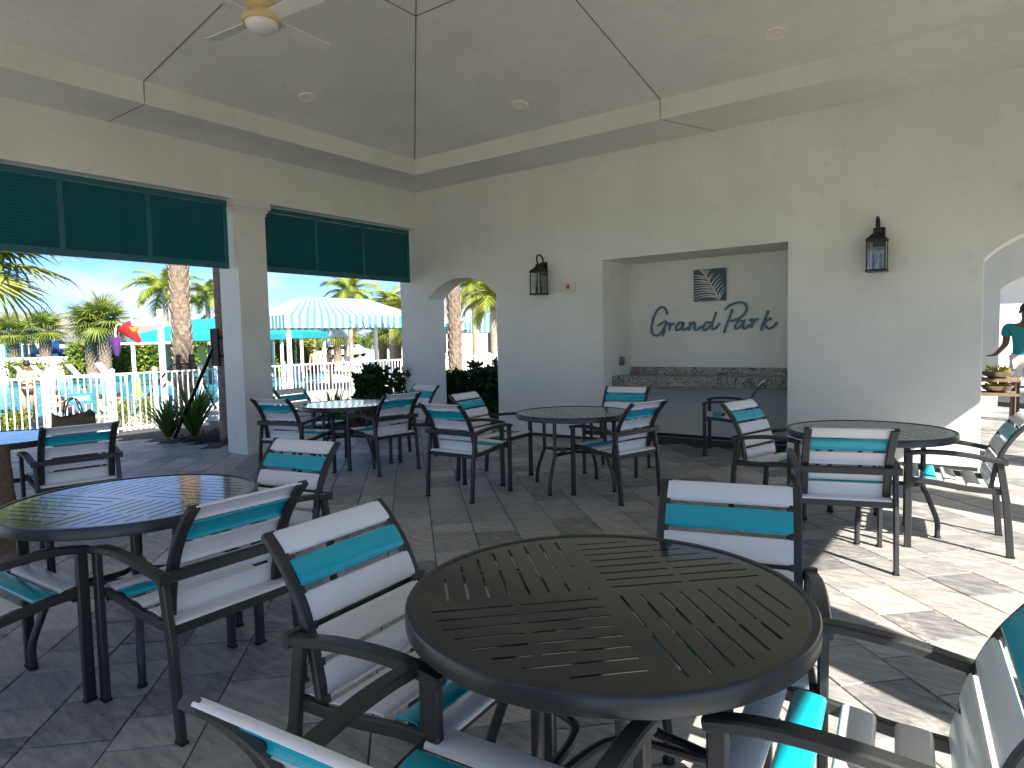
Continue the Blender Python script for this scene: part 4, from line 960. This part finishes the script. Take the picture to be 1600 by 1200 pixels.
house(30, 95, 15, 11, 3.2, 3.0, .6, 'far white house behind the playground tower'); house(112, 88, 15, 11, 3.0, 2.8, .5, 'far house with grey hip roof behind the spotted dome')
house(200, 120, 16, 11, 3.0, 2.8, .5, 'distant house low behind the long hedge'); house(812, 44, 10, 9, 3.3, 3.1, .35, 'white house with grey shingle roof seen through the small arch')
def car(px, dist, rz, label):
    t = thing('parked_car', hz_at(px, dist, -.2), rz, label, 'car', 'cars parked beyond the pool'); 
    sec = [(-2.2,.45),(-2.15,.8),(-1.3,.95),(-.7,1.42),(.9,1.45),(1.6,.98),(2.15,.9),(2.2,.45)]
    m = MB(); k = len(sec); m.add([(x,-.85,z) for x,z in sec]+[(x,.85,z) for x,z in sec], [tuple(range(k)), tuple(range(2*k-1,k-1,-1))]+[(i,(i+1)%k,k+(i+1)%k,k+i) for i in range(k)]); m.build('body', M['carpaint'], t)
    g_ = MB(); 
    for s in (-1, 1): g_.box((-1.0, s*.853-.004, .98), (1.2, s*.853+.004, 1.36))
    g_.build('window', M['window'], t)
    for x in (-1.35, 1.35):
        for s in (-1, 1): w_ = MB().lathe([(0,-.1),(.32,-.1),(.32,.1),(0,.1)], (0,0,0), 16).build('wheel', M['rubber'], t); w_.matrix_local = Matrix.Translation((x, s*.8, .32)) @ Matrix.Rotation(PI/2, 4, 'X')
car(531, 75, .5, 'white car parked far beyond the large cabana'); car(546, 82, .4, 'second white car parked farther beyond the large cabana')

# ------------------------------------------------------------------ people
def skin_body(name, J, E, mt, parent, sub=2):
    """J: name -> (pos, radius), E: edges; grown with a Skin modifier"""
    names = list(J); me = bpy.data.meshes.new(name); me.from_pydata([J[k][0] for k in names], [(names.index(a), names.index(b)) for a, b in E], [])
    o = bpy.data.objects.new(name, me); col.objects.link(o); o.modifiers.new('skin', 'SKIN'); 
    for i, k in enumerate(names):
        rr_ = J[k][1]; me.skin_vertices[0].data[i].radius = rr_ if isinstance(rr_, tuple) else (rr_, rr_)
    me.skin_vertices[0].data[0].use_root = True
    sm = o.modifiers.new('sub', 'SUBSURF'); sm.levels = sub; sm.render_levels = sub
    dg = bpy.context.evaluated_depsgraph_get(); dg.update(); nm = bpy.data.meshes.new_from_object(o.evaluated_get(dg)); nm.name = name
    col.objects.unlink(o); bpy.data.objects.remove(o)
    nm.materials.clear(); nm.materials.append(mt); nm.polygons.foreach_set('use_smooth', [True]*len(nm.polygons))
    return link(name, nm, parent)
def person(loc, rz, h, pose, skin, label, clothes='bikini', hair_len=.0, top_mat=None):
    """facing local -y; pose: dict of joint overrides (in units of height)"""
    t = thing('person', loc, rz, label, 'person')
    j = dict(pelvis=(0,0,.53), belly=(0,0,.60), chest=(0,0,.72), neckb=(0,.005,.815), neck=(0,.0,.85), head=(0,-.01,.90), crown=(0,-.005,.955),
             shl=(.095,0,.80), shr=(-.095,0,.80), ell=(.125,.02,.63), elr=(-.125,.02,.63), wrl=(.13,-.03,.49), wrr=(-.13,-.03,.49), hal=(.13,-.045,.43), har=(-.13,-.045,.43),
             hpl=(.052,0,.51), hpr=(-.052,0,.51), knl=(.055,-.01,.285), knr=(-.055,-.01,.285), anl=(.055,.015,.045), anr=(-.055,.015,.045), tol=(.065,-.075,.018), tor=(-.065,-.075,.018))
    j.update(pose); Rr = dict(pelvis=(.083,.062), belly=(.070,.052), chest=(.086,.060), neckb=.036, neck=.030, head=(.043,.052), crown=(.034,.042), shl=.034, shr=.034, ell=.025, elr=.025, wrl=.017, wrr=.017, hal=(.019,.010), har=(.019,.010),
             hpl=.058, hpr=.058, knl=.036, knr=.036, anl=.023, anr=.023, tol=.018, tor=.018)
    J = {k: (tuple(Vector(v)*h), tuple(a*h for a in Rr[k]) if isinstance(Rr[k], tuple) else Rr[k]*h) for k, v in j.items()}
    E = [('pelvis','belly'),('belly','chest'),('chest','neckb'),('neckb','neck'),('neck','head'),('head','crown'),('chest','shl'),('chest','shr'),('shl','ell'),('shr','elr'),('ell','wrl'),('elr','wrr'),('wrl','hal'),('wrr','har'),
         ('pelvis','hpl'),('pelvis','hpr'),('hpl','knl'),('hpr','knr'),('knl','anl'),('knr','anr'),('anl','tol'),('anr','tor')]
    body = skin_body('body', J, E, M[skin], t)
    V3 = lambda k: Vector(J[k][0])
    # hands: four fingers and a thumb on each
    for s, (w_, ha) in enumerate((('wrl', 'hal'), ('wrr', 'har'))):
        a, b = V3(w_), V3(ha); d = (b-a).normalized(); side = d.cross(Vector((0, 0, 1)));
        side = (side if side.length > .1 else d.cross(Vector((0, 1, 0)))).normalized(); pn = side.cross(d)
        fm = MB()
        for k, ln in enumerate((.040, .046, .043, .034)):
            o_ = side*((k-1.5)*.0095*h); fm.tube([b+o_-d*.006*h, b+o_+d*ln*.5*h, b+o_+d*ln*h*.95+pn*.010*h], .0052*h, 6, pn, scales=[1, .95, .7])
        fm.tube([a.lerp(b, .45)+side*.016*h, a.lerp(b, .8)+side*.034*h, b+side*.036*h+d*.008*h], .006*h, 6, pn, scales=[1, .95, .7]); fm.build('fingers', M[skin], t, True)
    hd = V3('head')*.5+V3('crown')*.5; up_ = (V3('crown')-V3('neck')).normalized(); fwd = (Vector((0, -1, 0))-up_*Vector((0, -1, 0)).dot(up_)).normalized(); sdv = up_.cross(fwd)
    fc = MB(); fc.add([hd+fwd*.050*h-up_*.012*h, hd+fwd*.066*h-up_*.030*h, hd+fwd*.050*h-up_*.034*h+sdv*.008*h, hd+fwd*.050*h-up_*.034*h-sdv*.008*h], [(0,1,2),(0,3,1),(1,3,2)])
    for s in (-1, 1): fc.lathe([(0, -.014*h), (.009*h, -.008*h), (.009*h, .008*h), (0, .014*h)], hd+sdv*s*.045*h-up_*.018*h, 8)
    fc.build('nose_and_ears', M[skin], t, True)
    ey = MB()
    for s in (-1, 1): ey.lathe([(0, -.004*h), (.005*h, 0), (0, .004*h)], hd+fwd*.049*h+sdv*s*.017*h-up_*.010*h, 8)
    ey.box((-.013*h, -.002*h, -.002*h), (.013*h, .002*h, .002*h), mtx=Matrix.Translation(hd+fwd*.047*h-up_*.048*h)); ey.build('eyes_and_mouth', M['hair'], t)
    hr = MB(); k = 10
    for i in range(k+1):
        ph = PI*.62*i/k
        for q in range(16):
            a = 2*PI*q/16; e = sdv*math.cos(a)*.048*h*math.sin(ph)+fwd*(math.sin(a)*.058*h*math.sin(ph)-.004*h)+up_*(math.cos(ph)*.055*h+.004*h)
            if math.sin(a) > .35 and ph > PI*.36: e = e*.86
            hr.v.append(tuple(hd+e))
    for i in range(k):
        for q in range(16): hr.f.append((i*16+q, i*16+(q+1) % 16, (i+1)*16+(q+1) % 16, (i+1)*16+q)); hr.mi.append(0)
    if hair_len: hr.tube([hd-fwd*.045*h-up_*.01*h, hd-fwd*.058*h-up_*.05*h, hd-fwd*.05*h-up_*(.05*h+hair_len)], .026*h, 8, sdv, scales=[1, 1, .4])
    hr.build('hair', M['hair'], t, True)
    def inflate(keys, edges, mt, g_, name): skin_body(name, {k_: (J[k_][0], tuple(a*g_ for a in J[k_][1]) if isinstance(J[k_][1], tuple) else J[k_][1]*g_) for k_ in keys}, edges, M[mt], t)
    if clothes == 'bikini':
        pl = V3('pelvis'); inflate(['pelvis', 'hpl', 'hpr'], [('pelvis','hpl'),('pelvis','hpr')], 'swim', .98, 'swim_bottom')
        ch = V3('chest'); m = MB(); m.lathe([(.083*h, -.012*h), (.086*h, 0), (.083*h, .012*h)], (0,0,0), 24); o = m.build('swim_top', M['swim'], t); o.matrix_local = Matrix.Translation(ch+Vector((0,0,-.01*h))) @ Matrix.Diagonal((1.06, .78, 1, 1))
    elif clothes == 'trunks': inflate(['pelvis', 'hpl', 'hpr', 'knl', 'knr'], [('pelvis','hpl'),('pelvis','hpr'),('hpl','knl'),('hpr','knr')], 'swim', 1.12, 'trunks')
    elif clothes == 'tee':
        m4 = dict(J); mid = lambda a, b, f_: tuple(V3(a).lerp(V3(b), f_))
        T = {'belly': (J['belly'][0], (.088*h, .066*h)), 'pelvis': (tuple(V3('pelvis')+Vector((0,0,.02*h))), (.090*h, .070*h)), 'chest': (J['chest'][0], (.098*h, .070*h)), 'neckb': (tuple(V3('neckb')-Vector((0,0,.012*h))), .044*h), 'shl': (J['shl'][0], .046*h), 'shr': (J['shr'][0], .046*h), 'el1': (mid('shl','ell',.62), .043*h), 'el2': (mid('shr','elr',.62), .043*h)}
        skin_body('t_shirt', T, [('belly','chest'),('belly','pelvis'),('chest','neckb'),('chest','shl'),('chest','shr'),('shl','el1'),('shr','el2')], M['tshirt'], t)
        S_ = {'pelvis': (tuple(V3('pelvis')-Vector((0,0,.01*h))), (.088*h, .066*h)), 'hpl': (J['hpl'][0], .064*h), 'hpr': (J['hpr'][0], .064*h), 'k1': (mid('hpl','knl',.86), .058*h), 'k2': (mid('hpr','knr',.86), .058*h)}
        skin_body('shorts', S_, [('pelvis','hpl'),('pelvis','hpr'),('hpl','k1'),('hpr','k2')], M['shorts'], t)
        for a_, b_ in (('anl', 'tol'), ('anr', 'tor')):
            skin_body('shoe', {'a': (tuple(V3(a_)+Vector((0,.01*h,-.012*h))), .03*h), 'b': (tuple(V3(b_)), .026*h)}, [('a','b')], M['shoe'], t)
    return t
# man beyond the far arch, walking away and reaching left
mp_ = ony(1599, 655, 4.6)
man = person((mp_.x, mp_.y, .0), math.radians(172), 1.80, dict(head=(.0,-.02,.90), ell=(.135,-.02,.645), wrl=(.21,-.12,.56), hal=(.25,-.15,.545), shl=(.125,0,.795), shr=(-.125,0,.795), knl=(.06,-.01,.285), anl=(.07,.05,.05), tol=(.08,-.04,.018), knr=(-.05,-.04,.285), anr=(-.05,-.03,.045), tor=(-.055,-.12,.018)), 'skin_b', 'man in teal T-shirt and pale shorts walking beyond the far arch', 'tee')
# bathers
q_ = hz_at(39, 19.6); person((q_[0], q_[1], PZ-.12), 1.35, 1.62, dict(head=(.0,-.045,.885), crown=(0,-.07,.935), neck=(0,-.012,.845), ell=(.11,-.07,.66), wrl=(.05,-.13,.68), hal=(.03,-.15,.70), elr=(-.11,-.07,.66), wrr=(-.05,-.13,.67), har=(-.03,-.15,.69), knl=(.06,-.09,.30), anl=(.06,.02,.06), tol=(.06,-.06,.03)), 'skin_a', 'bather in black bikini standing behind the gate, looking down')
q_ = hz_at(113, 18.6); person((q_[0], q_[1], PZ+.02), 1.9, 1.62, dict(pelvis=(0,0,.06), belly=(0,.07,.085), chest=(0,.17,.15), neckb=(0,.235,.20), neck=(0,.255,.225), head=(0,.275,.26), crown=(0,.285,.31), shl=(.095,.225,.185), shr=(-.095,.225,.185), ell=(.13,.29,.09), elr=(-.13,.29,.09), wrl=(.11,.19,.03), wrr=(-.11,.19,.03), hal=(.09,.15,.02), har=(-.09,.15,.02), hpl=(.052,-.03,.055), hpr=(-.052,-.03,.055), knl=(.06,-.24,.06), knr=(-.055,-.24,.05), anl=(.05,-.47,.04), anr=(-.05,-.47,.04), tol=(.05,-.53,.05), tor=(-.05,-.53,.05)), 'skin_a', 'bather in black bikini reclining on the pool ledge behind the blue sign')
for i, (px, d, rz, sk, lb) in enumerate(((85, 24, .4, 'skin_a', 'swimmer with dark hair in the water above the blue gate sign'), (182, 21.5, 1.0, 'skin_a', 'swimmer in the water between the gate and the yellow spray post'), (151, 21, 2.6, 'skin_a', 'swimmer seen from behind beside the gate latch'), (128, 27, .3, 'skin_a', 'swimmer in the water just behind the gate latch post'))):
    q_ = hz_at(px, d); person((q_[0], q_[1], PZ-1.22), rz, 1.7, dict(ell=(.15,-.08,.72), wrl=(.12,-.2,.74), hal=(.10,-.24,.74), elr=(-.15,-.08,.72), wrr=(-.12,-.2,.74), har=(-.10,-.24,.74)), sk, lb, 'trunks')
for i, (px, d, rz, lb, cl) in enumerate(((491, 29, .6, 'bare-chested person standing under the cabana near the teal canopy', 'trunks'), (515, 27, 2.2, 'person in dark swimwear standing under the middle of the cabana', 'bikini'))):
    q_ = hz_at(px, d); person((q_[0], q_[1], PZ-.08), rz, 1.66, {}, 'skin_a', lb, cl, .12 if i else 0)

# ------------------------------------------------------------------ beyond the far arch
sb = thing('side_building', (7.0, 6.15, 0), 0, 'white stucco building with an arch beyond the far arch', 'building')
ha = [(x-7.0, z) for x, z in arch((7.64, 9.2))]; lp2 = [(-1.2, 3.4), (-1.2, 0)]+ha+[(3.6, 0), (3.6, 3.4)]
v2, t2 = cdt_plate(lp2, []); m = MB(); m.add([(x, 0, z) for x, z in v2], t2); m.add([(x, .35, z) for x, z in v2], t2)
for i in range(len(ha)-1): (xa, za), (xb, zb) = ha[i], ha[i+1]; m.add([(xa,0,za),(xb,0,zb),(xb,.35,zb),(xa,.35,za)], [(0,1,2,3)])
m.build('wall', M['stucco'], sb); MB().box((-1.2, -5.75, 3.42), (3.5, .8, 3.6)).build('walkway_roof', M['stucco'], sb)
fw2 = thing('far_wall', (6.4, 12.5, 0), 0, 'bright sunlit white wall far behind the man in teal', 'wall'); MB().box((0, 0, 0), (9, .3, 3.6)).build('wall', M['housewall'], fw2); MB().box((0, -.35, 2.65), (9, -.004, 3.6)).build('overhang', M['housewall'], fw2)
tag(MB().box((7.2, 8.7, -.05), (13, 9.3, .12)).build('kerb', M['greyplate']), kind='structure')
# two tier serving stand with glass bowls
q_ = ony(1558, 600, 3.0); ss = thing('serving_stand', (q_.x+.02, 3.0, 0), .1, 'two tier wooden serving stand beyond the far arch', 'stand')
for z in (.52, .705): MB().box((-.42, -.22, z), (.20, .22, z+.035)).build('shelf', M['wood'], ss)
for x in (-.4, .18):
    for y_ in (-.2, .2): MB().box((x-.016, y_-.016, 0), (x+.016, y_+.016, .705)).build('leg', M['black'], ss)
for z, lb in ((.557, 'wide steel bowl with yellow flowers on the lower tier of the stand'), (.742, 'wide steel bowl with yellow flowers on the top tier of the stand')):
    b_ = thing('steel_bowl', (q_.x+.0, 3.0, z), 0, lb, 'bowl'); MB().lathe([(0, 0), (.08, .0), (.15, .035), (.185, .085), (.19, .09), (.178, .085), (.14, .04), (.07, .008), (0, .008)], (0,0,0), 28).build('bowl', M['steel'], b_, True)
    def fnb(r_): a = r_.uniform(0, 2*PI); k = r_.uniform(0, .13); return (math.cos(a)*k, math.sin(a)*k, .04+r_.uniform(0, .09)), (math.cos(a), math.sin(a), 1)
    leafcloud(90, fnb, .06, 3, .6).build('flowers', M['flower'], b_, fix=False)
